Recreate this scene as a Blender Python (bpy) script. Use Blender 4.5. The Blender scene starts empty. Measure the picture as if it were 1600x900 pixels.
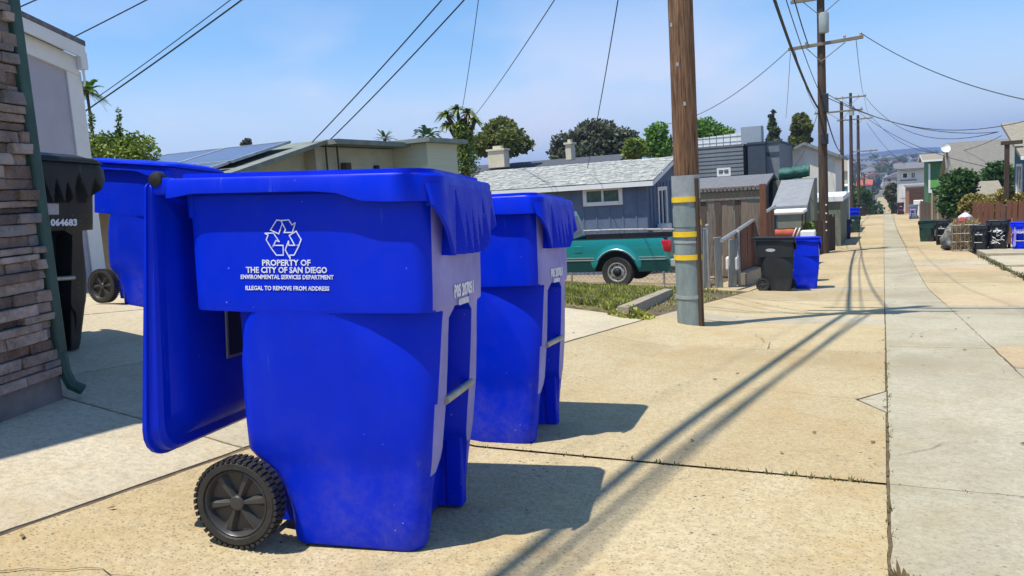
import bpy, bmesh, math, random
from math import sin, cos, pi, radians, atan, sqrt, exp
from mathutils import Vector, Matrix, noise
random.seed(7)
C = bpy.context.scene.collection
S = bpy.context.scene
# ---------------------------------------------------------------- camera
FPX = 1230.0
cd = bpy.data.cameras.new('camera'); cam = bpy.data.objects.new('camera', cd); C.objects.link(cam)
cd.sensor_width = 36; cd.lens = 36 * FPX / 1600; cd.clip_start = .05; cd.clip_end = 9000
PITCH = atan(.1227); YAW = radians(-25.4897); ROLL = .0637
_f = Vector((sin(YAW)*cos(PITCH), cos(YAW)*cos(PITCH), -sin(PITCH)))
_r = Vector((cos(YAW), -sin(YAW), 0)); _u = _r.cross(_f)
_r, _u = cos(ROLL)*_r - sin(ROLL)*_u, sin(ROLL)*_r + cos(ROLL)*_u
cam.matrix_world = Matrix((_r, _u, -_f)).transposed().to_4x4()
S.camera = cam
# ---------------------------------------------------------------- sky and sun
SUN_TO = Vector((-.214, -.313, 1)).normalized()
ELEV = math.asin(SUN_TO.z)
W = bpy.data.worlds.new("World"); S.world = W; W.use_nodes = True
nt = W.node_tree; nt.nodes.clear()
N = nt.nodes.new; L = nt.links.new
out = N('ShaderNodeOutputWorld'); bg = N('ShaderNodeBackground'); bg.inputs[1].default_value = .118
sky = N('ShaderNodeTexSky'); sky.sky_type = 'NISHITA'; sky.sun_disc = False
sky.sun_elevation = ELEV; sky.sun_rotation = math.atan2(SUN_TO.x, SUN_TO.y)
sky.air_density = 1.0; sky.dust_density = .5; sky.ozone_density = 1.6
tc = N('ShaderNodeTexCoord'); mp = N('ShaderNodeMapping'); mp.inputs['Scale'].default_value = (1, 1, 2.4)
ns = N('ShaderNodeTexNoise'); ns.inputs['Scale'].default_value = 2.1; ns.inputs['Detail'].default_value = 5; ns.inputs['Roughness'].default_value = .5
rp = N('ShaderNodeMapRange'); rp.inputs[1].default_value = .44; rp.inputs[2].default_value = .62; rp.interpolation_type = 'SMOOTHSTEP'
sx = N('ShaderNodeSeparateXYZ'); hz = N('ShaderNodeMapRange'); hz.inputs[1].default_value = .02; hz.inputs[2].default_value = .30; hz.inputs[3].default_value = 1; hz.inputs[4].default_value = 0
hz.interpolation_type = 'SMOOTHSTEP'
ad = N('ShaderNodeMath'); ad.operation = 'MULTIPLY_ADD'; mu = N('ShaderNodeMath'); mu.operation = 'MULTIPLY'; mu.use_clamp = True
mx = N('ShaderNodeMixRGB'); mx.inputs[2].default_value = (6.1, 5.8, 6.4, 1)
L(tc.outputs['Generated'], mp.inputs[0]); L(mp.outputs[0], ns.inputs[0]); L(ns.outputs[0], rp.inputs[0])
L(tc.outputs['Generated'], sx.inputs[0]); L(sx.outputs[2], hz.inputs[0])
L(rp.outputs[0], ad.inputs[0]); ad.inputs[1].default_value = .85; ad.inputs[2].default_value = .06
L(ad.outputs[0], mu.inputs[0]); L(hz.outputs[0], mu.inputs[1])
tint = N('ShaderNodeMixRGB'); tint.blend_type = 'MULTIPLY'; tint.inputs[0].default_value = 1; tint.inputs[2].default_value = (.64, .93, 1.12, 1)
L(sky.outputs[0], tint.inputs[1])
h2 = N('ShaderNodeMapRange'); h2.inputs[1].default_value = .04; h2.inputs[2].default_value = .21; h2.inputs[3].default_value = .85; h2.inputs[4].default_value = 0; h2.interpolation_type = 'SMOOTHSTEP'; L(sx.outputs[2], h2.inputs[0])
mxx = N('ShaderNodeMath'); mxx.operation = 'MAXIMUM'; L(mu.outputs[0], mxx.inputs[0]); h3 = N('ShaderNodeMath'); h3.operation = 'MULTIPLY_ADD'; L(rp.outputs[0], h3.inputs[0]); h3.inputs[1].default_value = .55; h3.inputs[2].default_value = .62; h4 = N('ShaderNodeMath'); h4.operation = 'MULTIPLY'; h4.use_clamp = True; L(h3.outputs[0], h4.inputs[0]); L(h2.outputs[0], h4.inputs[1]); L(h4.outputs[0], mxx.inputs[1])
L(mxx.outputs[0], mx.inputs[0]); L(tint.outputs[0], mx.inputs[1]); L(mx.outputs[0], bg.inputs[0]); L(bg.outputs[0], out.inputs[0])
sl = bpy.data.lights.new('sun', 'SUN'); sl.energy = 4.2; sl.angle = radians(.53); sl.color = (1, .95, .86)
so = bpy.data.objects.new('sun', sl); C.objects.link(so); so.rotation_euler = SUN_TO.to_track_quat('Z', 'Y').to_euler()
S.view_settings.view_transform = 'Standard'; S.view_settings.look = 'None'; S.view_settings.gamma = 1
S.view_settings.use_curve_mapping = False
S.view_settings.exposure = .55
HAZE = .00045
# ---------------------------------------------------------------- terrain heights (eye level is z = 0)
YS = [-60,-30,-10,0,2,3.5,9.7,18,32,60,92,100,120,200,300,340,500,700,1200,4000]
ZS = [2.5,1.2,-.15,-.95,-1.09,-1.18,-1.72,-2.5,-3.15,-4.1,-4.85,-5.4,-7.5,-14,-16.5,-15.5,-10,-2,12,60]
def lerpt(xs, ys, x):
    if x <= xs[0]: return ys[0]
    for i in range(1, len(xs)):
        if x <= xs[i]:
            t = (x-xs[i-1])/(xs[i]-xs[i-1]); return ys[i-1]*(1-t)+ys[i]*t
    return ys[-1]
def prof(y):
    w = min(2.5, .25 + abs(y)*.06)
    return (lerpt(YS,ZS,y-w)+lerpt(YS,ZS,y-w/2)+lerpt(YS,ZS,y)+lerpt(YS,ZS,y+w/2)+lerpt(YS,ZS,y+w))/5
def g(x, y):
    b = prof(y)
    fade = lerpt([6,16,40],[1,.3,0],y)
    return b + .142*min(3.9, max(0, -1.7-x))*fade
def slope(x, y, e=.15): return (g(x+e,y)-g(x-e,y))/(2*e), (g(x,y+e)-g(x,y-e))/(2*e)
def ray(px, py): return _r*((px-800)/FPX) + _u*((450-py)/FPX) + _f
def atY(px, py, Y): d = ray(px,py); return d*(Y/d.y)
def atX(px, py, X): d = ray(px,py); return d*(X/d.x)
def gx(px, Y):          # x of the ground point at distance Y seen in column px
    x = atY(px, 350, Y).x
    for _ in range(6):
        z = g(x, Y); P = Vector((x,Y,z)); q = (P.dot(_r), P.dot(_u), P.dot(_f))
        x += (px - (800+FPX*q[0]/q[2]))*q[2]/FPX/max(.3,_r.x)*.9
    return x
# ---------------------------------------------------------------- materials
MATS = {}
def rgb(c, k=1): return (c[0]*k, c[1]*k, c[2]*k, 1)
def mat(name, col, rough=.7, vary=.18, scale=6, col2=None, bump=0, bscale=None, metal=0, spec=.4, detail=6, coat=0, stretch=None, speck=None, trans=0):
    if name in MATS: return MATS[name]
    m = bpy.data.materials.new(name); m.use_nodes = True; t = m.node_tree; b = t.nodes['Principled BSDF']
    n = t.nodes.new; l = t.links.new
    b.inputs['Roughness'].default_value = rough; b.inputs['Metallic'].default_value = metal
    b.inputs['Specular IOR Level'].default_value = spec
    if coat: b.inputs['Coat Weight'].default_value = coat; b.inputs['Coat Roughness'].default_value = .12
    if trans: b.inputs['Transmission Weight'].default_value = trans
    tcn = n('ShaderNodeTexCoord'); src = tcn.outputs['Object']
    if stretch:
        mm = n('ShaderNodeMapping'); mm.inputs['Scale'].default_value = stretch; l(src, mm.inputs[0]); src = mm.outputs[0]
    nz = n('ShaderNodeTexNoise'); nz.inputs['Scale'].default_value = scale; nz.inputs['Detail'].default_value = detail; nz.inputs['Roughness'].default_value = .62
    l(src, nz.inputs[0])
    r = n('ShaderNodeValToRGB'); r.color_ramp.elements[0].position = .32; r.color_ramp.elements[1].position = .68
    r.color_ramp.elements[0].color = rgb(col, 1-vary); r.color_ramp.elements[1].color = rgb(col2 if col2 else col, 1+vary*.6 if not col2 else 1)
    l(nz.outputs[0], r.inputs[0]); c = r.outputs[0]
    if speck:
        vz = n('ShaderNodeTexVoronoi'); vz.inputs['Scale'].default_value = speck[0]; l(src, vz.inputs[0])
        n2 = n('ShaderNodeTexNoise'); n2.inputs['Scale'].default_value = speck[0]*.25; l(src, n2.inputs[0])
        a = n('ShaderNodeMath'); a.operation = 'MULTIPLY_ADD'; a.inputs[1].default_value = -.35; l(n2.outputs[0], a.inputs[0]); a.inputs[2].default_value = speck[1]
        lt = n('ShaderNodeMath'); lt.operation = 'LESS_THAN'; l(vz.outputs[0], lt.inputs[0]); l(a.outputs[0], lt.inputs[1])
        mm2 = n('ShaderNodeMixRGB'); mm2.inputs[2].default_value = rgb(speck[2]); fm = n('ShaderNodeMath'); fm.operation = 'MULTIPLY'; fm.inputs[1].default_value = speck[3]
        l(lt.outputs[0], fm.inputs[0]); l(fm.outputs[0], mm2.inputs[0]); l(c, mm2.inputs[1]); c = mm2.outputs[0]
    l(c, b.inputs['Base Color'])
    if bump:
        bn = n('ShaderNodeBump'); bn.inputs['Strength'].default_value = 1; bn.inputs['Distance'].default_value = bump
        n3 = n('ShaderNodeTexNoise'); n3.inputs['Scale'].default_value = bscale or scale*4; n3.inputs['Detail'].default_value = 4; l(src, n3.inputs[0])
        l(n3.outputs[0], bn.inputs['Height']); l(bn.outputs[0], b.inputs['Normal'])
    MATS[name] = m; return m
def concrete(name, base, dirt, speckk=.5, light=None, sc=1.0):
    """weathered concrete in world coordinates: blotches, streaks along the lane, exposed aggregate, hairline stains"""
    if name in MATS: return MATS[name]
    m = bpy.data.materials.new(name); m.use_nodes = True; t = m.node_tree; b = t.nodes['Principled BSDF']; n = t.nodes.new; l = t.links.new
    b.inputs['Roughness'].default_value = .88; b.inputs['Specular IOR Level'].default_value = .2
    geo = n('ShaderNodeNewGeometry'); P = geo.outputs['Position']
    oi = n('ShaderNodeObjectInfo')
    def nz(s, d=5, ro=.6, stretch=None, off=None):
        src = P
        if stretch or off:
            q = n('ShaderNodeMapping'); q.inputs['Scale'].default_value = stretch or (1,1,1); q.inputs['Location'].default_value = off or (0,0,0); l(P, q.inputs[0]); src = q.outputs[0]
        k = n('ShaderNodeTexNoise'); k.inputs['Scale'].default_value = s; k.inputs['Detail'].default_value = d; k.inputs['Roughness'].default_value = ro; l(src, k.inputs[0]); return k.outputs[0]
    def ramp(v, a, b_, lo=0, hi=1):
        q = n('ShaderNodeMapRange'); q.inputs[1].default_value = a; q.inputs[2].default_value = b_; q.inputs[3].default_value = lo; q.inputs[4].default_value = hi; q.interpolation_type='SMOOTHSTEP'; l(v, q.inputs[0]); return q.outputs[0]
    def mix(f, a, col, mode='MIX'):
        q = n('ShaderNodeMixRGB'); q.blend_type = mode; l(f, q.inputs[0]) if not isinstance(f, float) else setattr(q.inputs[0], 'default_value', f)
        if isinstance(a, tuple): q.inputs[1].default_value = rgb(a)
        else: l(a, q.inputs[1])
        if isinstance(col, tuple): q.inputs[2].default_value = rgb(col)
        else: l(col, q.inputs[2])
        return q.outputs[0]
    c = mix(ramp(nz(.55*sc, 6, .65), .38, .66), base, dirt)
    c = mix(ramp(nz(.22, 4, .6, None, (5,8,0)), .50, .68, 0, .5), c, tuple(x*.74 for x in dirt))
    c = mix(ramp(nz(2.6, 6, .7, (1,.35,1)), .45, .75, 0, .65), c, light or tuple(x*1.18 for x in base))
    c = mix(ramp(nz(1.1, 5, .7, None, (7,3,0)), .58, .80, 0, .55), c, tuple(x*.62 for x in dirt))
    c = mix(ramp(nz(38, 4, .75), .36, .70, 0, .62), c, tuple(x*.58 for x in base))
    c = mix(ramp(nz(120, 2, .6), .52, .70, 0, .55*speckk), c, tuple(x*.40 for x in base))
    c = mix(ramp(nz(9, 5, .75, None, (1,5,0)), .50, .74, 0, .40), c, tuple(x*.66 for x in dirt))
    # oil drips and tyre darkening, dark hairline cracks
    c = mix(ramp(nz(.9, 4, .55, (1,.30,1), (1,5,0)), .55, .78, 0, .38), c, tuple(x*.55 for x in dirt))
    # exposed aggregate / small pits
    v = n('ShaderNodeTexVoronoi'); v.inputs['Scale'].default_value = 64; l(P, v.inputs[0])
    c = mix(ramp(nz(1.7, 6, .75, None, (2,7,5)), .46, .74, 0, .5), c, (dirt[0]*.86, dirt[1]*.74, dirt[2]*.55))
    c = mix(ramp(v.outputs['Distance'], .12, .32, .85*speckk, 0), c, (.13,.10,.065))
    v2 = n('ShaderNodeTexVoronoi'); v2.inputs['Scale'].default_value = 21; l(P, v2.inputs[0])
    a1 = ramp(v2.outputs['Distance'], .10, .17, 1, 0); a2 = ramp(nz(3.2, 3, .5, None, (3,9,0)), .50, .64)
    mm = n('ShaderNodeMath'); mm.operation = 'MULTIPLY'; l(a1, mm.inputs[0]); l(a2, mm.inputs[1])
    m3 = n('ShaderNodeMath'); m3.operation = 'MULTIPLY'; m3.inputs[1].default_value = min(1,1.3*speckk); l(mm.outputs[0], m3.inputs[0])
    c = mix(m3.outputs[0], c, (.09,.065,.04))
    hs = n('ShaderNodeHueSaturation'); vv = n('ShaderNodeMapRange'); vv.inputs[3].default_value = .90; vv.inputs[4].default_value = 1.08; l(oi.outputs['Random'], vv.inputs[0])
    l(vv.outputs[0], hs.inputs['Value']); l(c, hs.inputs['Color']); c = hs.outputs[0]
    l(c, b.inputs['Base Color'])
    bn = n('ShaderNodeBump'); bn.inputs['Distance'].default_value = .006; bn.inputs['Strength'].default_value = .8; l(nz(45, 4, .7), bn.inputs['Height']); l(bn.outputs[0], b.inputs['Normal'])
    MATS[name] = m; return m
def foliage(name, dark, light, hue=None):
    if name in MATS: return MATS[name]
    m = bpy.data.materials.new(name); m.use_nodes = True; t = m.node_tree; b = t.nodes['Principled BSDF']; n = t.nodes.new; l = t.links.new
    b.inputs['Roughness'].default_value = .55; b.inputs['Specular IOR Level'].default_value = .35
    geo = n('ShaderNodeNewGeometry')
    nz = n('ShaderNodeTexNoise'); nz.inputs['Scale'].default_value = 1.3; nz.inputs['Detail'].default_value = 3; l(geo.outputs['Position'], nz.inputs[0])
    w = n('ShaderNodeTexWhiteNoise'); w.noise_dimensions = '3D'
    sn = n('ShaderNodeVectorMath'); sn.operation = 'SNAP'; sn.inputs[1].default_value = (.11,.11,.11); l(geo.outputs['Position'], sn.inputs[0]); l(sn.outputs[0], w.inputs[0])
    a = n('ShaderNodeMath'); a.operation = 'MULTIPLY_ADD'; l(w.outputs[0], a.inputs[0]); a.inputs[1].default_value = .45; l(nz.outputs[0], a.inputs[2])
    r = n('ShaderNodeValToRGB'); r.color_ramp.elements[0].position = .45; r.color_ramp.elements[1].position = .95; r.color_ramp.elements[0].color = rgb(dark); r.color_ramp.elements[1].color = rgb(light)
    l(a.outputs[0], r.inputs[0]); l(r.outputs[0], b.inputs['Base Color'])
    tr = n('ShaderNodeBsdfTranslucent'); l(r.outputs[0], tr.inputs[0]); ms = n('ShaderNodeMixShader'); ms.inputs[0].default_value = .25
    o = t.nodes['Material Output']; l(b.outputs[0], ms.inputs[1]); l(tr.outputs[0], ms.inputs[2]); l(ms.outputs[0], o.inputs[0])
    MATS[name] = m; return m
# ---------------------------------------------------------------- mesh builder
class MB:
    def __init__(s): s.v=[]; s.f=[]
    def add(s, vs, fs):
        o=len(s.v); s.v += [tuple(v) for v in vs]; s.f += [tuple(i+o for i in f) for f in fs]; return s
    def box(s, x0,x1,y0,y1,z0,z1, M=None):
        vs=[Vector((x,y,z)) for z in (z0,z1) for y in (y0,y1) for x in (x0,x1)]
        if M: vs=[M@v for v in vs]
        return s.add(vs,[(0,2,3,1),(4,5,7,6),(0,1,5,4),(2,6,7,3),(0,4,6,2),(1,3,7,5)])
    def bbox(s, x0,x1,y0,y1,z0,z1, b=.01, M=None):
        """box with chamfered edges"""
        bm=bmesh.new(); bmesh.ops.create_cube(bm,size=1)
        for v in bm.verts: v.co=Vector(((x0+x1)/2+v.co.x*(x1-x0),(y0+y1)/2+v.co.y*(y1-y0),(z0+z1)/2+v.co.z*(z1-z0)))
        bmesh.ops.bevel(bm,geom=bm.edges[:],offset=b,segments=2,profile=.5,affect='EDGES')
        bm.verts.ensure_lookup_table()
        vs=[(M@v.co if M else v.co.copy()) for v in bm.verts]; fs=[[v.index for v in f.verts] for f in bm.faces]; bm.free()
        return s.add(vs,fs)
    def quad(s,a,b,c,d): return s.add([a,b,c,d],[(0,1,2,3)])
    def loft(s, rings, cap0=True, cap1=True, closed=True):
        n=len(rings[0]); o=[]; fs=[]
        for r in rings: o+=list(r)
        for i in range(len(rings)-1):
            for j in range(n if closed else n-1):
                a=i*n+j; b=i*n+(j+1)%n; fs.append((a,b,b+n,a+n))
        if cap0: fs.append(tuple(reversed(range(n))))
        if cap1: fs.append(tuple(range((len(rings)-1)*n,len(rings)*n)))
        return s.add(o,fs)
    def tube(s, pts, r, n=8, cap=True):
        pts=[Vector(p) for p in pts]; rings=[]; up=None
        for i,p in enumerate(pts):
            d=(pts[min(i+1,len(pts)-1)]-pts[max(i-1,0)]).normalized()
            if up is None: up = Vector((0,0,1)) if abs(d.z)<.9 else Vector((1,0,0))
            a=d.cross(up).normalized(); b=a.cross(d); up=b
            rr=r[i] if isinstance(r,(list,tuple)) else r
            rings.append([p+a*(rr*cos(2*pi*k/n))+b*(rr*sin(2*pi*k/n)) for k in range(n)])
        return s.loft(rings,cap,cap)
    def lathe(s, prof_, n=24, M=None, cap=True):
        rings=[]
        for r,z in prof_:
            ring=[Vector((r*cos(2*pi*k/n),r*sin(2*pi*k/n),z)) for k in range(n)]
            rings.append([M@v for v in ring] if M else ring)
        return s.loft(rings,cap,cap)
    def prism(s, poly, h0, h1, axis='y', M=None):
        def P(p,h): 
            v = {'y':Vector((p[0],h,p[1])),'z':Vector((p[0],p[1],h)),'x':Vector((h,p[0],p[1]))}[axis]
            return M@v if M else v
        return s.loft([[P(p,h0) for p in poly],[P(p,h1) for p in poly]])
    def mesh(s, name, m, smooth=None):
        me=bpy.data.meshes.new(name); me.from_pydata([tuple(v) for v in s.v],[],s.f); me.validate(); 
        bm=bmesh.new(); bm.from_mesh(me)
        if smooth!='leaf': bmesh.ops.recalc_face_normals(bm,faces=bm.faces[:])
        bm.to_mesh(me); bm.free()
        if m: me.materials.append(m)
        if smooth and smooth!='leaf':
            me.shade_smooth(); me.set_sharp_from_angle(angle=radians(smooth))
        return me
    def obj(s, name, m, parent=None, smooth=None, label=None, kind=None):
        return link(name, s.mesh(name,m,smooth), parent, label, kind)
def link(name, me, parent=None, label=None, kind=None):
    o=bpy.data.objects.new(name,me); C.objects.link(o); o.parent=parent
    if label: o['label']=label
    if kind: o['kind']=kind
    return o
def tag(o,label,cat,group=None):
    o['label']=label; o['category']=cat
    if group: o['group']=group
    return o
def thing(name,label,cat,loc=(0,0,0),rz=0,group=None):
    o=bpy.data.objects.new(name,None); C.objects.link(o); o.location=loc; o.rotation_euler=(0,0,rz); return tag(o,label,cat,group)
CH={}
def kids(o): return [c for c in C.objects if c.parent==o]
def copy_tree(o,parent=None,allobs=None):
    allobs = allobs if allobs is not None else list(C.objects)
    c=o.copy(); C.objects.link(c); c.parent=parent
    for ch in [k for k in allobs if k.parent==o]: copy_tree(ch,c,allobs)
    return c
def text(name,s,size,m,parent,M,bold=0.0,align='CENTER',width=None):
    cu=bpy.data.curves.new(name,'FONT'); cu.body=s; cu.size=size; cu.align_x=align; cu.extrude=.0006; cu.offset=bold; cu.resolution_u=2
    o=bpy.data.objects.new('tmp',cu); C.objects.link(o); bpy.context.view_layer.update()
    me=bpy.data.meshes.new_from_object(o.evaluated_get(bpy.context.evaluated_depsgraph_get())); bpy.data.objects.remove(o)
    if width:
        w=max(v.co.x for v in me.vertices)-min(v.co.x for v in me.vertices)
        for v in me.vertices: v.co.x*=width/w
    me.transform(M); me.materials.clear(); me.materials.append(m); me.name=name
    return link(name,me,parent)
def onground(o, X, Y, yaw, crown=0, dz=0, tilt=True):
    sx_, sy_ = slope(X,Y)
    if crown is not None: sx_=crown
    nrm=Vector((-sx_,-sy_,1)).normalized() if tilt else Vector((0,0,1))
    a=Vector((cos(yaw),sin(yaw),0)); a=(a-nrm*a.dot(nrm)).normalized(); b=nrm.cross(a)
    M=Matrix((a,b,nrm)).transposed().to_4x4(); M.translation=Vector((X,Y,g(X,Y)+dz)); 
    o.matrix_world=M; return M
# ---------------------------------------------------------------- ground
dirt=mat('dry dirt',(.33,.25,.15),.95,.3,1.5,bump=.02,bscale=20,speck=(30,.22,(.12,.09,.05),.5))
tan_c=concrete('tan concrete',(.53,.43,.25),(.46,.345,.18),.8,(.59,.50,.33))
pale_c=concrete('pale driveway concrete',(.54,.47,.33),(.48,.40,.26),.25)
strip_c=concrete('grey concrete',(.46,.415,.295),(.36,.315,.21),.35,(.51,.47,.35))
band_c=concrete('light patch concrete',(.50,.44,.32),(.43,.37,.25),.35)
pink_c=concrete('reddish concrete',(.53,.41,.25),(.47,.35,.20),.6)
far_ground=mat('hillside ground',(.09,.10,.06),.95,.3,.03,col2=(.22,.19,.13))
seam_m=mat('dirt filled joint',(.13,.095,.05),.95,.5,9)
mb=MB()
xs=[-2600,-1200,-600,-300,-150,-80,-45,-30,-22,-16,-12,-9,-7.5,-6.3,-5.3,-4.5,-3.8,-3.2,-2.7,-2.3,-1.7,-1,0,1,2.7,4,6,9,14,22,40,80,150,300,600,1200,2600]
ys=[-60,-40,-25,-15,-10,-6,-3,-1,0,1,2,3,4,5,6,7,8,9,10,11,12,14,16,18,20,22,25,28,32,37,42,50,60,70,80,88,92,96,100,106,112,120,135,150,175,200,240,300,340,400,500,600,700,900,1200,1700,2300,3200]
def rough(x,y):
    k=min(1,max(0,(y-150)/300)); return k*(8*noise.noise(Vector((x*.003,y*.003,3))))*min(1,max(0,(abs(x)-170)/150))
def gcx(y): return 0
mb.add([(x,y,g(x,y)-.05+rough(x,y)) for y in ys for x in xs],[(j*len(xs)+i,j*len(xs)+i+1,(j+1)*len(xs)+i+1,(j+1)*len(xs)+i) for j in range(len(ys)-1) for i in range(len(xs)-1)])
# near yard dirt reads tan, hillside reads scrub: one material mixing by distance from the alley is avoided, two faces sets instead
me=mb.mesh('ground',dirt); me.materials.append(far_ground)
for p in me.polygons:
    if p.center.y>120 or abs(p.center.x)>60: p.material_index=1
ground=link('ground',me,kind='structure')
def slab(x0,x1,y0,y1,m,parent,gap=.012,th=.05,up=0.0,nx=2,ny=None,jit=0.002,name='slab'):
    ny=ny or max(2,int((y1-y0)/(1.2 if y0>8 else .06))); nx=nx if y0>8 else int(nx*12+4); b=MB(); dz=random.uniform(-jit,jit)+up
    x0+=gap/2;x1-=gap/2;y0+=gap/2;y1-=gap/2
    top=[(x0+(x1-x0)*i/nx,y0+(y1-y0)*j/ny) for j in range(ny+1) for i in range(nx+1)]
    w=nx+1; ex=lambda x,y:.006*noise.noise(Vector((x*7,y*7,x0*3)))+.003*noise.noise(Vector((x*31,y*31,2)))
    top=[(x+(ex(x,y) if i_ in() else (ex(x,y) if (abs(x-x0)<1e-4 or abs(x-x1)<1e-4) else 0)),y+(ex(y,x) if (abs(y-y0)<1e-4 or abs(y-y1)<1e-4) else 0)) for i_,(x,y) in enumerate(top)]
    V=[(x,y,g(x,y)+dz) for x,y in top]; F=[(j*w+i,j*w+i+1,(j+1)*w+i+1,(j+1)*w+i) for j in range(ny) for i in range(nx)]
    edge=[i for i in range(w)]+[j*w+nx for j in range(1,ny+1)]+[ny*w+i for i in range(nx-1,-1,-1)]+[j*w for j in range(ny-1,0,-1)]
    n0=len(V); V+=[(V[i][0],V[i][1],V[i][2]-th) for i in edge]
    for k in range(len(edge)):
        a=edge[k]; c=edge[(k+1)%len(edge)]; F.append((a,n0+k,n0+(k+1)%len(edge),c))
    b.add(V,F); return b.obj(name,m,parent)
alley=bpy.data.objects.new('alley',None); C.objects.link(alley); alley['kind']='structure'
XL,X1,X2,XR=-2.45,.012,.80,2.75
# dark joint bed under the slabs
b=MB(); yy=[-12+i*.25 for i in range(430)]
b.add([(x,y,g(x,y)-(.006 if y<12 else .012)) for y in yy for x in (-3.9,XL,-1.7,0,XR+.1)],[(j*5+i,j*5+i+1,(j+1)*5+i+1,(j+1)*5+i) for j in range(len(yy)-1) for i in range(4)])
b.obj('joint_bed',seam_m,alley)
# left lane
cuts=[-12,-8.2,-4.4,-.7,3.08,6.85,9.30,10.15,13.6,17.3,18.1,21.8,25.6,29.4,33.2,37,40.8,44.6,48.4,52.2,56,60,64,68,72,76,80,84,88,92,95]
for i in range(len(cuts)-1):
    a,c=cuts[i],cuts[i+1]
    m=band_c if (c-a)<1.2 else (pink_c if i%7==6 else tan_c)
    if a==3.08:    # the broken corner is patched in grey: split round the notch
        nb=MB(); zt_=lambda p:Vector((p[0],p[1],g(*p)+.001))
        yy=[a+.008,3.6,4.0,4.37,4.70,5.02,5.6,6.2,c-.008]; Xr=[X1-.008]*3+[X1-.008,-.15,X1-.008]+[X1-.008]*3
        for i_ in range(8):
            for (f0,f1) in ((0,.3),(.3,.6),(.6,1)):
                q0,q1=XL+.008,Xr[i_]; r0,r1=XL+.008,Xr[i_+1]
                top=[(q0+(q1-q0)*f0,yy[i_]),(q0+(q1-q0)*f1,yy[i_]),(r0+(r1-r0)*f1,yy[i_+1]),(r0+(r1-r0)*f0,yy[i_+1])]
                nb.add([zt_(p) for p in top],[(0,1,2,3)])
        for i_ in range(8):
            e0,e1=zt_((Xr[i_],yy[i_])),zt_((Xr[i_+1],yy[i_+1])); nb.add([e0,e1,e1-Vector((0,0,.05)),e0-Vector((0,0,.05))],[(0,1,2,3)])
        nb.obj('slab',m,alley)
        # notch triangles: (-.16..X1, 4.36..5.03)
        def tri(pts,m):
            t=MB(); z=lambda p:g(*p)+.001; t.loft([[Vector((p[0],p[1],z(p)-.04)) for p in pts],[Vector((p[0],p[1],z(p))) for p in pts]]); t.obj('slab',m,alley)
        tri([(X1-.002,4.385),(X1-.002,5.005),(-.13,4.70)],strip_c)
    else: slab(XL,X1,a,c,m,alley,nx=3,gap=.015)
cs=[-12,-6,3.08,7.3,11.1,15.8,21,26,31,36,42,48,54,60,67,74,81,88,95]
for i in range(len(cs)-1): slab(X1,X2,cs[i],cs[i+1],strip_c,alley,gap=.010 if i<4 else .006,nx=1)
cr=[-12,-6,3.08,6.2,7.5,11.0,12.4,15.8,19.3,22.5,25.1,27,30,33.6,37,41,45,49,53,57,61,65,70,75,80,85,90,95]
for i in range(len(cr)-1):
    a,c=cr[i],cr[i+1]; m=strip_c if (a<6.2 or a==7.5 or a==11.0) else (pink_c if i%3==0 else tan_c)
    if a==25.1: m=band_c
    slab(X2,XR,a,c,m,alley,nx=2,gap=.008 if m is strip_c else .016)
# road beyond the crest
b=MB(); yy=[95,98,102,110,120,140,170,200,240,300,340,400]
b.add([(x,y,g(x,y)+.06) for y in yy for x in (-2.4,2.8)],[(j*2,j*2+1,j*2+3,j*2+2) for j in range(len(yy)-1)])
o=b.obj('road',tan_c); o['kind']='structure'
# driveway on the left, pale concrete slabs
drive=bpy.data.objects.new('driveway',None); C.objects.link(drive); drive['kind']='structure'
for (x0,x1) in ((-3.9,XL-.01),(-5.3,-3.9),(-7.2,-5.3),(-9.5,-7.2)):
    for (a,c) in ((-6,-1.5),(-1.5,2.42),(2.42,5.6),(5.6,8.75)): slab(x0,x1,a,c,pale_c,drive,nx=2,gap=.014)
# right side aprons with raised kerb
apron=bpy.data.objects.new('right_apron',None); C.objects.link(apron); apron['kind']='structure'
for a,c,u in ((19,24,.0),(24,28.4,.05),(28.4,35,.12)): slab(XR+.12,6.5,a,c,pale_c if a<28 else band_c,apron,up=u,th=.2,gap=.02)
for a,c in ((4,9),(9,14),(14,19)): slab(XR+.03,6.0,a,c,strip_c if a==9 else tan_c,apron,gap=.02)
for a,c in ((38,50),(50,64),(64,80)): slab(XR+.03,5.5,a,c,tan_c,apron,gap=.02)
# left lane side aprons further down
lap=bpy.data.objects.new('left_apron',None); C.objects.link(lap); lap['kind']='structure'
for a,c in ((16.3,19.6),(19.6,24),(24,30)): slab(XL-1.0,XL-.02,a,c,tan_c,lap,gap=.02,nx=1)
for a,c in ((36,42),(42,48),(48,54)): slab(XL-1.0,XL-.02,a,c,tan_c,lap,gap=.02,nx=1)
# kerb along the planting
kerb=mat('kerb concrete',(.33,.28,.20),.9,.2,5,bump=.004)
b=MB(); ky=[8.55,9.3,10.2,11.2,12.2,13]
kx=[-2.62,-2.70,-2.82,-2.95,-3.1,-3.2]
b.loft([[Vector((x-.16,y,g(x,y)-.1)),Vector((x,y,g(x,y)-.1)),Vector((x-.01,y,g(x,y)+.12)),Vector((x-.14,y,g(x,y)+.13))] for x,y in zip(kx,ky)])
tag(b.obj('kerb',kerb),'short broken concrete kerb between ice plant and the utility pole','kerb')
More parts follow.
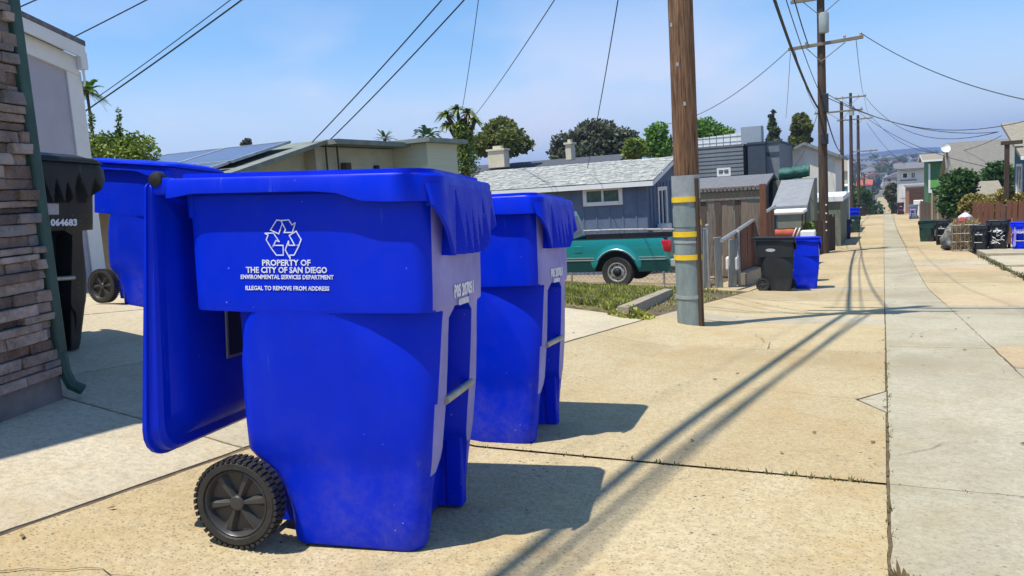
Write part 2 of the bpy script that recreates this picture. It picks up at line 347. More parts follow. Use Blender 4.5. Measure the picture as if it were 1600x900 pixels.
# real cracks, narrow dirt filled strips wandering over the slabs
ckm=mat('crack dirt',(.11,.08,.045),.95,.4,12)
def crack(x,y,ang,L_,w,seed,branch=True):
    random.seed(seed); b=MB(); p0=Vector((x,y,0)); a=ang; n=int(L_/.05); V=[]
    for i in range(n+1):
        ww=w*(1-.8*i/n)*random.uniform(.5,1.3)+.0004; s_=Vector((-sin(a),cos(a),0))*ww
        for q in (p0-s_,p0+s_): V.append((q.x,q.y,g(q.x,q.y)+.0045))
        a=ang+.55*noise.noise(Vector((i*.35,seed,1)))*2+random.uniform(-.35,.35); p0=p0+Vector((cos(a),sin(a),0))*.05
    b.add(V,[(2*i,2*i+1,2*i+3,2*i+2) for i in range(n)]); b.obj('crack',ckm,alley)
for k,(x,y,a_,l_,w_) in enumerate(((-.05,4.72,2.9,.5,.0025),(.05,3.5,.9,.5,.0015),(-.9,6.85,1.9,1.6,.003),(-2.3,1.2,.5,.8,.002),(1.0,12.4,.1,1.5,.004),(.85,15.9,.05,1.8,.006),(.9,22.6,.0,1.7,.008),(1.2,10.9,.2,1.3,.004),(-1.6,9.3,.1,1.4,.003),(-2.3,17.3,.0,2.2,.005),(.2,8.0,1.2,.9,.002),(-2.1,-.2,.9,1.3,.002),(.9,19.3,.0,1.6,.008),(-2.2,25.6,0,2.1,.008))): crack(x,y,a_,l_,w_,k+40)
random.seed(4)
# weeds and dry leaves in joints
weed_m=foliage('joint weeds',(.06,.07,.02),(.20,.19,.07)); dry_m=foliage('dry debris',(.10,.07,.03),(.28,.20,.09))
def tuft(b,x,y,z,n,h,sp):
    for _ in range(n):
        a=random.uniform(0,2*pi); r=sp*random.random(); p=Vector((x+r*cos(a),y+r*sin(a),z)); d=Vector((cos(a)*.6,sin(a)*.6,random.uniform(.5,1.4)))*h*random.uniform(.5,1); s=Vector((-sin(a),cos(a),0))*h*.16
        b.add([p-s,p+s,p+d*.6+s*.7,p+d,p+d*.6-s*.7],[(0,1,2,3,4)])
b=MB()
for _ in range(120):
    x=random.uniform(-.9,.0) if random.random()<.6 else random.uniform(-2,2.7); y=3.08+random.uniform(-.008,.008); tuft(b,x,y,g(x,y)-.008,4,.016*random.uniform(.4,1.9),.014)
for _ in range(170):
    y=random.uniform(1.9,6.4); tuft(b,X1+random.uniform(-.008,.012),y,g(0,y)-.008,4,.014*random.uniform(.4,1.8),.014)
for c in cuts[5:14]:
    for _ in range(26):
        x=random.uniform(XL,0); tuft(b,x,c,g(x,c)-.01,2,.014,.03)
o=b.obj('joint_weeds',weed_m,smooth='leaf'); o['kind']='stuff'
b=MB(); tuft(b,X1+.035,2.2,g(0,2.2)-.005,60,.045,.035)
tag(b.obj('dry_weed_tuft',dry_m,smooth='leaf'),'small yellow dry weed tuft in the joint beside the grey strip','weed')
b=MB()
for _ in range(520):
    y=random.uniform(1.2,30); x=random.uniform(XL,XR); 
    if random.random()<.35: x=random.choice([X1,X2,XL,XR])+random.gauss(0,.09)
    s=random.uniform(.004,.016)*(1+y*.04); a=random.uniform(0,pi); z=g(x,y)+.008
    d=Vector((cos(a),sin(a),0))*s; e=Vector((-sin(a),cos(a),.3))*s*.45; p=Vector((x,y,z)); b.add([p-d,p+e,p+d,p-e],[(0,1,2,3)])
o=b.obj('leaf_litter',dry_m,smooth='leaf'); o['kind']='stuff'
b=MB()
for i in range(60):
    y=random.uniform(19,38); x=XR+.06+random.gauss(0,.05); tuft(b,x,y,g(x,y)-.01,14,.09,.15)
o=b.obj('gutter_weeds',weed_m,smooth='leaf'); o['kind']='stuff'
# ---------------------------------------------------------------- carts
def plastic(name,col,dust,scuff,rough=.36,spec=.25):
    m=mat(name,col,rough,.06,3,spec=spec); t=m.node_tree; n=t.nodes.new; l=t.links.new; b=t.nodes['Principled BSDF']
    c=b.inputs['Base Color'].links[0].from_socket; tc_=n('ShaderNodeTexCoord').outputs['Object']
    def nz(s,d,ro,st=None,off=(0,0,0)):
        q=n('ShaderNodeMapping'); q.inputs['Scale'].default_value=st or (1,1,1); q.inputs['Location'].default_value=off; l(tc_,q.inputs[0]); k=n('ShaderNodeTexNoise'); k.inputs['Scale'].default_value=s; k.inputs['Detail'].default_value=d; k.inputs['Roughness'].default_value=ro; l(q.outputs[0],k.inputs[0]); return k.outputs[0]
    def mr(v,a,b_,lo,hi):
        q=n('ShaderNodeMapRange'); q.interpolation_type='SMOOTHSTEP'
        for i_,x_ in enumerate((a,b_,lo,hi)): q.inputs[i_+1].default_value=x_
        l(v,q.inputs[0]); return q.outputs[0]
    def mx_(f,a,cc):
        q=n('ShaderNodeMixRGB'); l(f,q.inputs[0]); l(a,q.inputs[1]); q.inputs[2].default_value=rgb(cc); return q.outputs[0]
    def mul(a,b_):
        q=n('ShaderNodeMath'); q.operation='MULTIPLY'; l(a,q.inputs[0]); l(b_,q.inputs[1]); return q.outputs[0]
    sz=n('ShaderNodeSeparateXYZ'); l(tc_,sz.inputs[0])
    low=mr(sz.outputs[2],.0,.45,1,.12); f1=mul(low,mr(nz(5,6,.75),.42,.75,0,.30)); c=mx_(f1,c,dust)                      # road dust, thicker low down
    c=mx_(mr(nz(2.2,5,.7,(1,1,.25),(4,0,0)),.56,.80,0,.20),c,scuff)                                                   # vertical bleached streaks
    c=mx_(mul(mr(nz(26,3,.6,(1,1,.12),(0,0,7)),.67,.72,0,.7),mr(nz(2.5,2,.5,None,(3,3,3)),.50,.62,0,1)),c,scuff)       # scratches
    v=n('ShaderNodeTexVoronoi'); v.inputs['Scale'].default_value=22; l(tc_,v.inputs[0]); c=mx_(mul(mr(v.outputs['Distance'],.045,.075,.8,0),mr(nz(3,2,.5,None,(9,1,5)),.48,.6,0,1)),c,tuple(min(.8,x_*1.6+.1) for x_ in scuff))
    l(c,b.inputs['Base Color']); l(mr(nz(4,5,.7,None,(1,8,2)),.3,.75,rough-.08,rough+.22),b.inputs['Roughness'])
    bn=n('ShaderNodeBump'); bn.inputs['Distance'].default_value=.0035; bn.inputs['Strength'].default_value=.7; l(nz(3.2,2,.4,None,(6,6,1)),bn.inputs['Height']); l(bn.outputs[0],b.inputs['Normal']); return m
blue_p=plastic('blue cart plastic',(.0,.022,.60),(.17,.15,.20),(.05,.10,.56),.36,.14)
shade_lift_p=mat('blue plastic with lifted shade',(.24,.225,.58),.6,.14,5,col2=(.32,.30,.66),spec=.35)  # lavender tone of the brightened shade, painted into the plastic colour
def cart_paint():
    m=bpy.data.materials.new('blue cart plastic b')
    return m
black_p=plastic('black cart plastic',(.016,.019,.020),(.12,.10,.08),(.07,.075,.075),.42,.35)
dgreen_p=mat('dark green cart plastic',(.012,.045,.035),.45,.3,4)
tyre_m=mat('tyre plastic',(.030,.028,.026),.6,.3,20,bump=.002,bscale=60); rim_m=mat('wheel grey plastic',(.05,.048,.046),.36,.25,8)
white_ink=mat('white stamped lettering',(.72,.76,.86),.6,.25,40)
pale_ink=mat('pale stamped lettering',(.86,.86,.9),.6,.25,40)
steel=mat('steel bar',(.42,.40,.33),.45,.3,12,metal=.6)
sticker_m=mat('grey sticker',(.42,.43,.42),.6,.2,60)
blackplate=mat('black warning plate',(.012,.012,.012),.6,.2,10)
greyline=mat('plate outline',(.25,.25,.26),.6,.1,10)
def bez(A,B,K,n): return [((1-t)**2*A[0]+2*t*(1-t)*K[0]+t*t*B[0],(1-t)**2*A[1]+2*t*(1-t)*K[1]+t*t*B[1]) for t in [i/n for i in range(n+1)]]
def bodysec(z,xr,xf,w,ax,wb,ctl,rw,rd,rr=.05):
    A=(ax,-w);B=(xf,-wb);corner=(xf,-w);mid=((A[0]+B[0])/2,(A[1]+B[1])/2)
    K=(mid[0]*(1-ctl)+corner[0]*ctl,mid[1]*(1-ctl)+corner[1]*ctl)
    st=min(.006,rd)
    h=[(xr,-(w-rr)*.5),(xr,-(w-rr))]+bez((xr,-(w-rr)),(xr+rr,-w),(xr,-w),4)[1:]+[((xr+rr)*.5+ax*.5,-w)]+bez(A,B,K,8)+[(xf,-rw-.004),(xf-st,-rw),(xf-rd,-rw+.015),(xf-rd,-rw*.5)]
    full=h+[(x,-y) for x,y in reversed(h)]
    return [Vector((x,y,z)) for x,y in full]
def wheel(parent,x,y,z,r,w,side,m1=tyre_m,m2=rim_m):
    M=Matrix.Translation((x,y,z))@Matrix.Rotation(radians(90)*side,4,'X')
    wh=MB().lathe([(r*.76,-w/2),(r*.9,-w/2),(r*.95,-w*.4),(r*.96,w*.4),(r*.9,w/2),(r*.78,w/2),(r*.74,w*.36),(r*.74,-w*.4)],40,M)
    n=44
    for k in range(n):
        for s_,ph in ((1,0),(-1,.5)):
            a=2*pi*(k+ph)/n; R=Matrix.Rotation(a,4,'Z')
            wh.box(r*.94,r*1.0,-.0062,.0062,(0.02*w if s_>0 else -.52*w),(.52*w if s_>0 else -.02*w),M@R)
    t=wh.obj('wheel',m1,parent,35)
    rm=MB().lathe([(r*.70,-w*.1),(r*.745,w*.42),(r*.72,w*.45),(r*.70,w*.40),(r*.66,w*.02),(.01,-w*.02)],36,M)
    rm.lathe([(r*.17,-w*.05),(r*.17,w*.30),(r*.14,w*.36),(.001,w*.38)],20,M)
    for k in range(6):
        R=Matrix.Rotation(2*pi*k/6+.15,4,'Z'); 
        def q(a,hw,zt): return [Vector((a,-hw,-w*.02)),Vector((a,hw,-w*.02)),Vector((a,hw*.35,zt)),Vector((a,-hw*.35,zt))]
        rm.loft([[M@R@v for v in q(r*.12,r*.07,w*.30)],[M@R@v for v in q(r*.45,r*.13,w*.30)],[M@R@v for v in q(r*.71,r*.19,w*.22)]])
    rm.obj('rim',m2,t,30)
    return t
def make_cart(name,label,plast,open_lid=True,H=1.153,deco='city',num='P05 207051',grp=None,wheel_far=True):
    T=thing(name,label,'wheeled bin',group=grp)
    b=MB()
    S_=[]
    lo=[ # z, xr, xf, w, ax, wb, ctl, rw, rd
     (0.0,-.10,.325,.245,.26,.20,.9,.17,.07),(.02,-.105,.335,.25,.27,.21,.9,.175,.07),(.10,-.112,.345,.253,.28,.215,.9,.18,.075),(.18,-.135,.353,.257,.295,.22,.9,.185,.085),(.235,-.175,.360,.259,.305,.22,.9,.175,.09),(.27,-.225,.366,.261,.31,.222,.8,.145,.10),
     (.30,-.25,.370,.266,.32,.225,.7,.135,.105),(.373,-.252,.376,.272,.322,.226,.6,.132,.11),(.46,-.253,.384,.280,.30,.222,.52,.13,.115),(.587,-.250,.396,.290,.225,.212,.45,.13,.12),(.67,-.238,.404,.296,.15,.204,.42,.13,.12),(.715,-.228,.409,.2995,.09,.20,.4,.128,.11),(.742,-.215,.413,.3005,.06,.198,.4,.08,.02)]
    for q in lo: S_.append(bodysec(*q))
    S_.append(bodysec(.746,-.385,.414,.3012,.345,.222,.95,.08,.004)); S_.append(bodysec(.752,-.388,.416,.3018,.345,.224,.95,.08,.004))
    for z in (.80,.90,1.0,1.10): S_.append(bodysec(z,-.389-(z-.8)*.035,.417-(z-.8)*.01,.302,.345,.225,.95,.08,.0004))
    S_=[[Vector((v.x-.015*min(1,max(0,(v.z-.5)/.25))*(v.x>.2),v.y,v.z)) for v in r_] for r_ in S_]
    b.loft(S_,True,False)
    bo=b.obj('body',plast,T,28)
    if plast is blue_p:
        bo.data.materials.append(shade_lift_p)
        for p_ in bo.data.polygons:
            if p_.normal.x>.9 and p_.center.x>.36: p_.material_index=1  # front faces turned from the sun get the painted lighter shade tone
    # centre core between the wheels and rear wall
    c=MB(); c.loft([[Vector((x,y,z)) for x,y in ((xr,-hw),(-.05,-hw),(-.05,hw),(xr,hw))] for z,xr,hw in ((.03,-.22,.15),(.25,-.25,.16),(.32,-.28,.17),(.75,-.30,.18))]); c.obj('rear_panel',plast,T)
    # rim: outer flange
    r=MB(); W2=.34
    def ringpts(z,off,bot=False):
        pts=[]; x0,x1=-.455+off,.432-off; w=W2-off; rc=.075-off*.5
        for (cx,cy,a0) in ((x0+.03,-w+.03,180),(x1-rc,-w+rc,270),(x1-rc,w-rc,0),(x0+.03,w-.03,90)):
            rr=.03 if cx<0 else rc
            for k in range(7):
                a=radians(a0+90*k/6); pts.append([cx+rr*cos(a),cy+rr*sin(a),z])
        return pts
    outer=ringpts(1.10,0)
    # straighten: add mid points so the underside can step down towards the front
    def dens(p):
        o=[]
        for i in range(len(p)):
            a,c_=p[i],p[(i+1)%len(p)]; n=10 if (abs(a[0]-c_[0])+abs(a[1]-c_[1]))>.2 else 1
            for k in range(n): o.append([a[j]+(c_[j]-a[j])*k/n for j in range(3)])
        return o
    def zbot(x): t=min(1,max(0,(x-.08)/.15)); t=t*t*(3-2*t); return H-.047-.034*t-(.012 if x<-.42 else 0)
    O=dens(outer)
    R0=[Vector((x,y,zbot(x))) for x,y,_ in O]; R1=[Vector((x,y,H-.008)) for x,y,_ in O]
    R2=[Vector((x*.985,y*.985,H)) for x,y,_ in O]
    def sc(p,o_): return Vector((p[0]*(1-o_/.44),p[1]*(1-o_/.34),0))
    R3=[sc(p,.038)+Vector((0,0,H)) for p in O]; R4=[sc(p,.040)+Vector((0,0,H+.016)) for p in O]; R5=[sc(p,.052)+Vector((0,0,H+.016)) for p in O]
    R6=[sc(p,.055)+Vector((0,0,H-.12)) for p in O]; R7=[sc(p,.047)+Vector((0,0,H-.12)) for p in O]; R8=[sc(p,.043)+Vector((0,0,H-.014)) for p in O]; R9=[sc(p,.008)+Vector((0,0,H-.014)) for p in O]; R10=[sc(p,.006)+Vector((0,0,zbot(p[0]))) for p in O]
    r.loft([R0,R1,R2,R3,R4,R5,R6,R7,R8,R9,R10,R0],False,False); r.obj('rim_flange',plast,T,40)
    # front skirt with gussets
    sk=MB(); ny,nz_=132,18; V=[]; grooves=[(-.17,.21,.052,1.115),(-.075,.11,.044,1.045),(.0,.11,.044,1.055),(.07,.11,.044,1.04),(.145,.20,.052,1.10),(.255,.24,.052,1.07)]
    zb=lambda y: .913 if abs(y)<.235 else .913+(abs(y)-.235)/.105*.15
    for j in range(nz_+1):
        for i in range(ny+1):
            y=-.338+.676*i/ny; t=j/nz_; z=(H-.03)*(1-t)+zb(y)*t
            x=.434+.018*t
            if abs(y)>.27: x-= (abs(y)-.27)**2*6
            d=0
            for (gy,gw,gd,ap) in grooves:
                if z<ap:
                    k=(ap-z)/(ap-.913); hw=.5*gw*k*.62+.001; u=(y-gy-.012*k)/hw
                    if abs(u)<1: d=max(d,gd*min(1,k*1.6)*(1-max(0,u)) if u>-.75 else gd*min(1,k*1.6)*(1+u)/.25)
            V.append(Vector((x-d,y,z)))
    back=[v-Vector((.012,0,0)) for v in V]; w_=ny+1
    F=[(j*w_+i,j*w_+i+1,(j+1)*w_+i+1,(j+1)*w_+i) for j in range(nz_) for i in range(ny)]; n0=len(V)
    F2=[tuple(n0+k for k in reversed(f)) for f in F]
    E=[(nz_*w_+i,nz_*w_+i+1) for i in range(ny)]+[(j*w_,(j+1)*w_) for j in range(nz_)]+[(j*w_+ny,(j+1)*w_+ny) for j in range(nz_)]
    sk.add(V+back,F+F2+[(a,c_,n0+c_,n0+a) for a,c_ in E])
    sk.obj('front_skirt',plast,T,22)
    # ledge closing the underside between the front wall and skirt
    u=MB(); u.box(.38,.425,-.29,.29,1.06,1.075); u.obj('skirt_web',plast,T)
    MB().tube([(.385,-.150,.455),(.385,.150,.455)],.014,10).obj('lift_bar',steel,T,40)
    cb=MB(); cb.bbox(.285,.345,.155,.215,.0,.26,.006); cb.obj('front_foot',plast,T)
    wheel(T,-.246,-.305,.143,.143,.062,1); wheel(T,-.246,.305,.143,.143,.062,-1)
    MB().tube([(-.244,-.30,.148),(-.244,.30,.148)],.011,8).obj('axle',steel,T)
    hn=MB(); hn.tube([(-.45,-.20,H-.03),(-.49,-.20,H-.005),(-.49,.20,H-.005),(-.45,.20,H-.03)],.016,8)
    for s_ in (-1,1): hn.bbox(-.50,-.43,s_*.315-.022,s_*.315+.022,H-.05,H+.004,.008)
    hn.obj('handle',plast,T,40)
    for s_ in (-1,1):
        M=Matrix.Translation((-.475,s_*.325,H-.002))@Matrix.Rotation(radians(90),4,'X'); MB().lathe([(.012,-.018),(.024,-.015),(.026,0),(.022,.015),(.008,.020)],14,M).obj('hinge_pin',blackplate,T,40)
    # lid
    l=MB()
    def lidring(d,inset,hw,L0,L1,rc):
        pts=[]
        for (cu,cv,a0) in ((L0+.02,-hw+inset+.02,180),(L1-inset-rc,-hw+inset+rc,270),(L1-inset-rc,hw-inset-rc,0),(L0+.02,hw-inset-.02,90)):
            rr=.02 if cu<.3 else rc
            for k in range(6):
                a=radians(a0+90*k/5); pts.append((cu+rr*cos(a),cv+rr*sin(a),d))
        return pts
    # u along the lid from the hinge, v across, d thickness (0 = open underside rim, + = outer top)
    rings=[lidring(-.004,.008,.355,.0,.885,.09),lidring(.0,0,.355,.0,.885,.10),lidring(.016,0,.355,.0,.885,.10),lidring(.020,.010,.355,.0,.885,.10),lidring(.050,.014,.355,.0,.885,.10),lidring(.064,.026,.355,.004,.885,.10),lidring(.065,.058,.355,.03,.885,.09),lidring(.092,.085,.355,.07,.885,.10),lidring(.098,.12,.355,.11,.885,.09)]
    inner=[lidring(.06,.13,.355,.11,.885,.09),lidring(.040,.04,.355,.03,.885,.08),lidring(-.004,.012,.355,.0,.885,.09)]
    if open_lid:
        # hangs down behind the bin, outer face towards the body
        def TR(p):
            u_,v_,d_=p; k_=min(1,max(0,u_/.20)); k_=k_*k_*(3-2*k_); x=-.500-.055*k_+d_*.95*(.30+.70*k_)+.012*sin(u_*3.2); z=H-.012-u_*.985
            return Vector((x,v_,z))
    else:
        def TR(p): u_,v_,d_=p; return Vector((-.455+u_*1.02,v_,H+.010+d_*.38-.01*u_+.015*(1-abs(v_)/.35)*(d_>.06)))
    l.loft([[TR(p) for p in q] for q in rings],False,True); l.loft([[TR(p) for p in q] for q in inner],True,False)
    lo_=l.obj('lid',plast,T,32)
    if open_lid:
        pl=MB(); pl.box(-.452,-.4465,-.02,.24,.555,.74); pl.obj('warning_plate',blackplate,lo_)
        fr_=MB()
        for q in ((-.03,-.02,.545,.75),(.24,.25,.545,.75),(-.02,.24,.545,.555),(-.02,.24,.74,.75)): fr_.box(-.452,-.4455,*q)
        fr_.obj('plate_outline',greyline,lo_)
    # lettering
    if deco:
        yS=-.3035; base=Matrix.Translation((0,yS,0))@Matrix.Rotation(radians(90),4,'X')
        if deco=='city':
            for s_,z,sz,wd,bd in (('PROPERTY OF',.886,.025,.160,.0006),('THE CITY OF SAN DIEGO',.864,.025,.268,.0006),('ENVIRONMENTAL SERVICES DEPARTMENT',.845,.018,.308,.0004),('ILLEGAL TO REMOVE FROM ADDRESS',.811,.018,.278,.0004)):
                text('lettering',s_,sz,white_ink,T,base@Matrix.Translation((-.062,z,0)),bd,width=wd)
            polys=[[(515,80),(470,75),(400,180),(488,222),(530,112)],[(515,80),(600,75),(632,128),(668,106),(635,208),(545,208),(562,178)],[(340,215),(430,212),(490,305),(455,292),(425,350),(402,375),(350,285),(372,235)],[(425,345),(530,345),(530,450),(455,450),(402,378)],[(600,240),(675,195),(725,285),(700,345),(655,345)],[(690,345),(592,345),(590,300),(552,395),(602,490),(600,450),(645,450),(700,350)]]
            em=MB()
            for P_ in polys:
                Q=[(-.111+((370+x/6.92)-430)*.00213+.006, 1.023-((330+y/6.92)-341)*.00195) for x,y in P_]
                for k in range(len(Q)):
                    a=Vector((Q[k][0],Q[k][1],0)); c_=Vector((Q[(k+1)%len(Q)][0],Q[(k+1)%len(Q)][1],0)); d=(c_-a); 
                    if d.length<1e-5: continue
                    n_=Vector((-d.y,d.x,0)).normalized()*.0017; e=d.normalized()*.0014
                    vs=[a-n_-e,c_-n_+e,c_+n_+e,a+n_-e]; zz=.0006+.0001*(k%3)
                    em.add([(v.x,yS-zz,v.y) for v in vs],[(0,1,2,3)])
            em.obj('recycling_emblem',white_ink,T)
        else:
            ov=MB(); ov.prism([(-.09+.10*cos(a*pi/10),.90+.035*sin(a*pi/10)) for a in range(20)],yS,yS-.002,'y'); ov.obj('oval_logo_plate',sticker_m,T)
        fb=Matrix.Translation((.4045,0,0))@Matrix.Rotation(radians(90),4,'Z')@Matrix.Rotation(radians(90),4,'X')
        text('serial_number',num,.055,pale_ink,T,fb@Matrix.Translation((.02,.775,0)),.0022,width=.225 if deco=='city' else .28)
        if deco=='city':
            st=MB()
            for k in range(9): st.box(.4035,.4045,-.045+k*.013,-.045+k*.013+.008,.745,.765)
            st.obj('small_print',pale_ink,T)
        else:
            st=MB(); st.box(.4035,.4047,-.05,.04,.84,.905); st.obj('sticker',sticker_m,T)
    return T
rim_grp='city wheeled bins'
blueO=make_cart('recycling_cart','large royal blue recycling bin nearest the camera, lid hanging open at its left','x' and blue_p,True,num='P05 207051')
def setcart(o,ox,oy,yaw,crown=0,L=.45,sc=1.0):
    M=onground(o,ox,oy,yaw,crown); a=M.col[0].to_3d(); M.translation=Vector((ox,oy,g(ox,oy)))-a*L*sc
    o.matrix_world=M@Matrix.Scale(sc,4)
setcart(blueO,-1.228,2.205,.22,-.03)
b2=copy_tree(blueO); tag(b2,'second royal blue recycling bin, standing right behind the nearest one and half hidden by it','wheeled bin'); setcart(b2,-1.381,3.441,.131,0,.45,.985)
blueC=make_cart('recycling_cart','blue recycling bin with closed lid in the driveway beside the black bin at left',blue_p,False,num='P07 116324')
def cbase(o,px,Y,yaw=0.0,sc=1.0,X=None,crown=0):
    x=gx(px,Y) if X is None else X
    M=onground(o,x,Y,yaw,crown); o.matrix_world=M@Matrix.Scale(sc,4)
cbase(blueC,0,4.62,.12,.97,X=-5.52,crown=-.10)
for ch in [k for k in C.objects if k.parent==blueC and (k.name.startswith('lettering') or k.name.startswith('recycling_emblem'))]: bpy.data.objects.remove(ch)
blackC=make_cart('trash_cart','black refuse bin with white serial number and grey sticker beside the stone wall',black_p,False,deco='plain',num='T9E 064683')
cbase(blackC,0,2.86,.02,.95,X=-4.66,crown=-.10)
def clone(o,label,px,Y,yaw=0,sc=1,X=None,grp=None,crown=0):
    c=copy_tree(o); tag(c,label,'wheeled bin',grp); cbase(c,px,Y,yaw,sc,X,crown); return c
clone(blackC,'black bin hidden behind the nearest blue bin, only its lid edge showing above the rim',0,6.3,.3,1.0,X=-5.55,crown=-.1)
clone(blackC,'black refuse bin with oval emblem and wheel at left, in the alley past the pole',1210,16.9,.12,.93,crown=-.02)
clone(blueC,'blue recycling bin tucked behind the black bin past the utility pole',1252,17.9,.05,.93)
# ---------------------------------------------------------------- shared building materials
wood_pole=mat('creosoted pole wood',(.075,.035,.018),.88,.3,3.4,col2=(.30,.165,.085),bump=.03,bscale=5,stretch=(13,13,.8),detail=12,speck=(1.6,.20,(.5,.42,.33),.5))
dark_pole=mat('dark pole wood',(.055,.035,.022),.9,.4,3,col2=(.10,.065,.04),bump=.01,bscale=5,stretch=(8,8,.4))
xarm_m=mat('weathered crossarm',(.20,.17,.12),.9,.3,4,stretch=(.5,6,6))
guard_m=mat('grey riser guard',(.20,.25,.25),.55,.3,2.2,bump=.003,bscale=10,stretch=(3,3,1))
collar_m=mat('pale metal collar',(.36,.39,.40),.5,.3,5,metal=.3)
yellow_m=mat('yellow band',(.75,.50,.02),.5,.15,10)
ceram=mat('insulator',(.30,.28,.26),.3,.2,10); trans_m=mat('transformer grey',(.32,.36,.36),.45,.2,4)
cable=mat('black cable',(.02,.02,.022),.6,.1,5)
glass=mat('dark window glass',(.03,.04,.045),.08,.2,1.5,spec=.8)
curtain_gl=mat('curtained glass',(.09,.14,.11),.2,.4,9,spec=.6)
trim_w=mat('white trim paint',(.74,.74,.72),.6,.06,3)
def catn(a,b_,sag,n=20):
    a=Vector(a);b_=Vector(b_); return [a.lerp(b_,i/n)-Vector((0,0,4*sag*(i/n)*(1-i/n))) for i in range(n+1)]
# ---------------------------------------------------------------- utility poles
def pole(px,Y,H,r0,r1,m,label,arms,X=None,extra=None,lean=0):
    X=gx(px,Y) if X is None else X; z=g(X,Y)
    T=thing('utility_pole',label,'utility pole',(X,Y,z),0,'utility poles along the alley')
    b=MB(); n=28; rings=[]
    for i in range(40):
        t=i/39; h=-.4+(H+.4)*t; r=r0+(r1-r0)*t
        rings.append([Vector(((r*(1+.025*noise.noise(Vector((k*.9,h*1.2,px*.1)))))*cos(2*pi*k/n)+lean*h,(r*(1+.02*noise.noise(Vector((k*.7,h*1.6,5)))))*sin(2*pi*k/n),h)) for k in range(n)])
    b.loft(rings); b.obj('shaft',m,T,50)
    for (h,half,tilt,dx) in arms:
        a=MB(); M=Matrix.Translation((lean*h+dx,-r1-.05,h))@Matrix.Rotation(tilt,4,'Y'); a.bbox(-half,half,-.055,.055,-.06,.06,.01,M); a.obj('crossarm',xarm_m,T)
        br=MB()
        for s_ in (-1,1): br.tube([(lean*h,-r1-.06,h-.65),(lean*h+dx+s_*min(.7,half*.7),-r1-.06,h-.06)],.018,6)
        br.obj('brace',xarm_m,T)
        for k in (-1,-.55,.55,1):
            i_=MB(); i_.lathe([(.02,.05),(.045,.08),(.03,.11),(.05,.14),(.035,.18),(.015,.20)],10,Matrix.Translation((lean*h+dx+k*(half-.09),-r1-.05,h-k*(half-.09)*sin(tilt)))); i_.obj('insulator',ceram,T,40)
    return T,Vector((X,Y,z))
T1,P1=pole(1068,8.75,11.2,.140,.118,wood_pole,'thick brown utility pole with grey guard and yellow bands, nearest to the camera',[(10.5,1.25,0,.1),(8.6,.9,0,0)],X=-1.96)
# riser guard at its foot
def arc(r,a0,a1,z,n=18): return [Vector((r*cos(radians(a0+(a1-a0)*i/n)),r*sin(radians(a0+(a1-a0)*i/n)),z)) for i in range(n+1)]
def guard(r,t,a0,a1,z0,z1,m,name,bulge=0):
    b=MB(); rings=[]
    for z in (z0,z0+.01,z1-.01,z1): 
        k=0 if z in (z0,z1) else 0
        rings.append(arc(r+t,a0,a1,z)+list(reversed(arc(r,a0,a1,z))))
    b.loft(rings); return b.obj(name,m,T1,40)
guard(.146,.012,175,318,-.1,1.40,guard_m,'riser_guard'); guard(.150,.016,160,340,1.40,1.66,collar_m,'metal_collar')
guard(.160,.004,176,318,.92,.945,collar_m,'strap'); guard(.160,.006,176,318,.30,.34,collar_m,'strap'); guard(.160,.004,176,318,1.10,1.30,guard_m,'guard_sleeve')
for z in (1.37,.99,.735): guard(.168,.003,172,322,z,z+.058,yellow_m,'yellow_band')
for z in (1.12,.735): guard(.146,.006,322,352,z-.01,z+.05,yellow_m,'yellow_band')
for k in range(9):
    aa=radians(195+13*((k*7)%9)); zz_=2.0+k*.42; nb_=MB(); nb_.box(-.012,.012,-.004,.004,-.02,.02,Matrix.Translation((.133*cos(aa),.133*sin(aa),zz_))@Matrix.Rotation(aa+pi/2,4,'Z')); nb_.obj('staple' if k%3 else 'pole_tag',collar_m,T1)
b=MB(); b.tube([(.125,-.10,-.05),(.125,-.10,.7),(.123,-.10,1.62)],.028,10); b.obj('side_conduit',dark_pole,T1,40)
b=MB(); b.bbox(-.11,.26,-.28,-.05,6.75,7.15,.03); b.tube([(-.5,-.18,6.9),(.6,-.18,6.95)],.07,10); b.obj('cable_terminal',cable,T1,40)
tb=MB(); tb.lathe([(.20,7.4),(.22,7.45),(.22,8.2),(.19,8.28),(.05,8.3)],20,Matrix.Translation((.34,-.12,0))); tb.obj('transformer',trans_m,T1,40)
T2,P2=pole(1288,33.0,10.6,.19,.13,dark_pole,'tall dark utility pole with two crossarms and a grey transformer, second along the alley',[(9.62,1.15,.0,.1),(7.95,1.32,-.045,.15)])
tb=MB(); tb.lathe([(.16,8.32),(.18,8.36),(.18,9.0),(.16,9.06),(.05,9.08)],18,Matrix.Translation((.12,-.26,0))); tb.obj('transformer',trans_m,T2,40)
b=MB(); b.bbox(.02,.24,-.26,-.1,5.4,6.1,.02); b.obj('terminal_box',cable,T2); b=MB(); b.bbox(-.05,.22,-.3,-.12,4.2,4.6,.02); b.obj('terminal_box',cable,T2)
b=MB()
for k in range(4): b.lathe([(.03,0),(.03,.02)],10,Matrix.Translation((.10,-.17,.9+.33*k))@Matrix.Rotation(radians(90),4,'X'))
b.obj('tag_disc',trim_w,T2)
T3,P3=pole(1317,62,9.0,.16,.11,dark_pole,'short armed dark pole, left of the far group of three',[(8.3,1.6,.0,-.2)])
T4,P4=pole(1331,79,11.4,.19,.12,dark_pole,'tallest dark pole in the middle of the far group of three',[(11.0,1.3,.0,0)])
tb=MB(); tb.lathe([(.2,9.4),(.22,10.2)],14,Matrix.Translation((.1,-.2,0))); tb.obj('transformer',trans_m,T4,40)
T5,P5=pole(1342,90,10.3,.19,.13,dark_pole,'reddish dark pole, right of the far group of three',[(9.9,1.7,.0,-.3),(6.6,1.2,0,.6)])
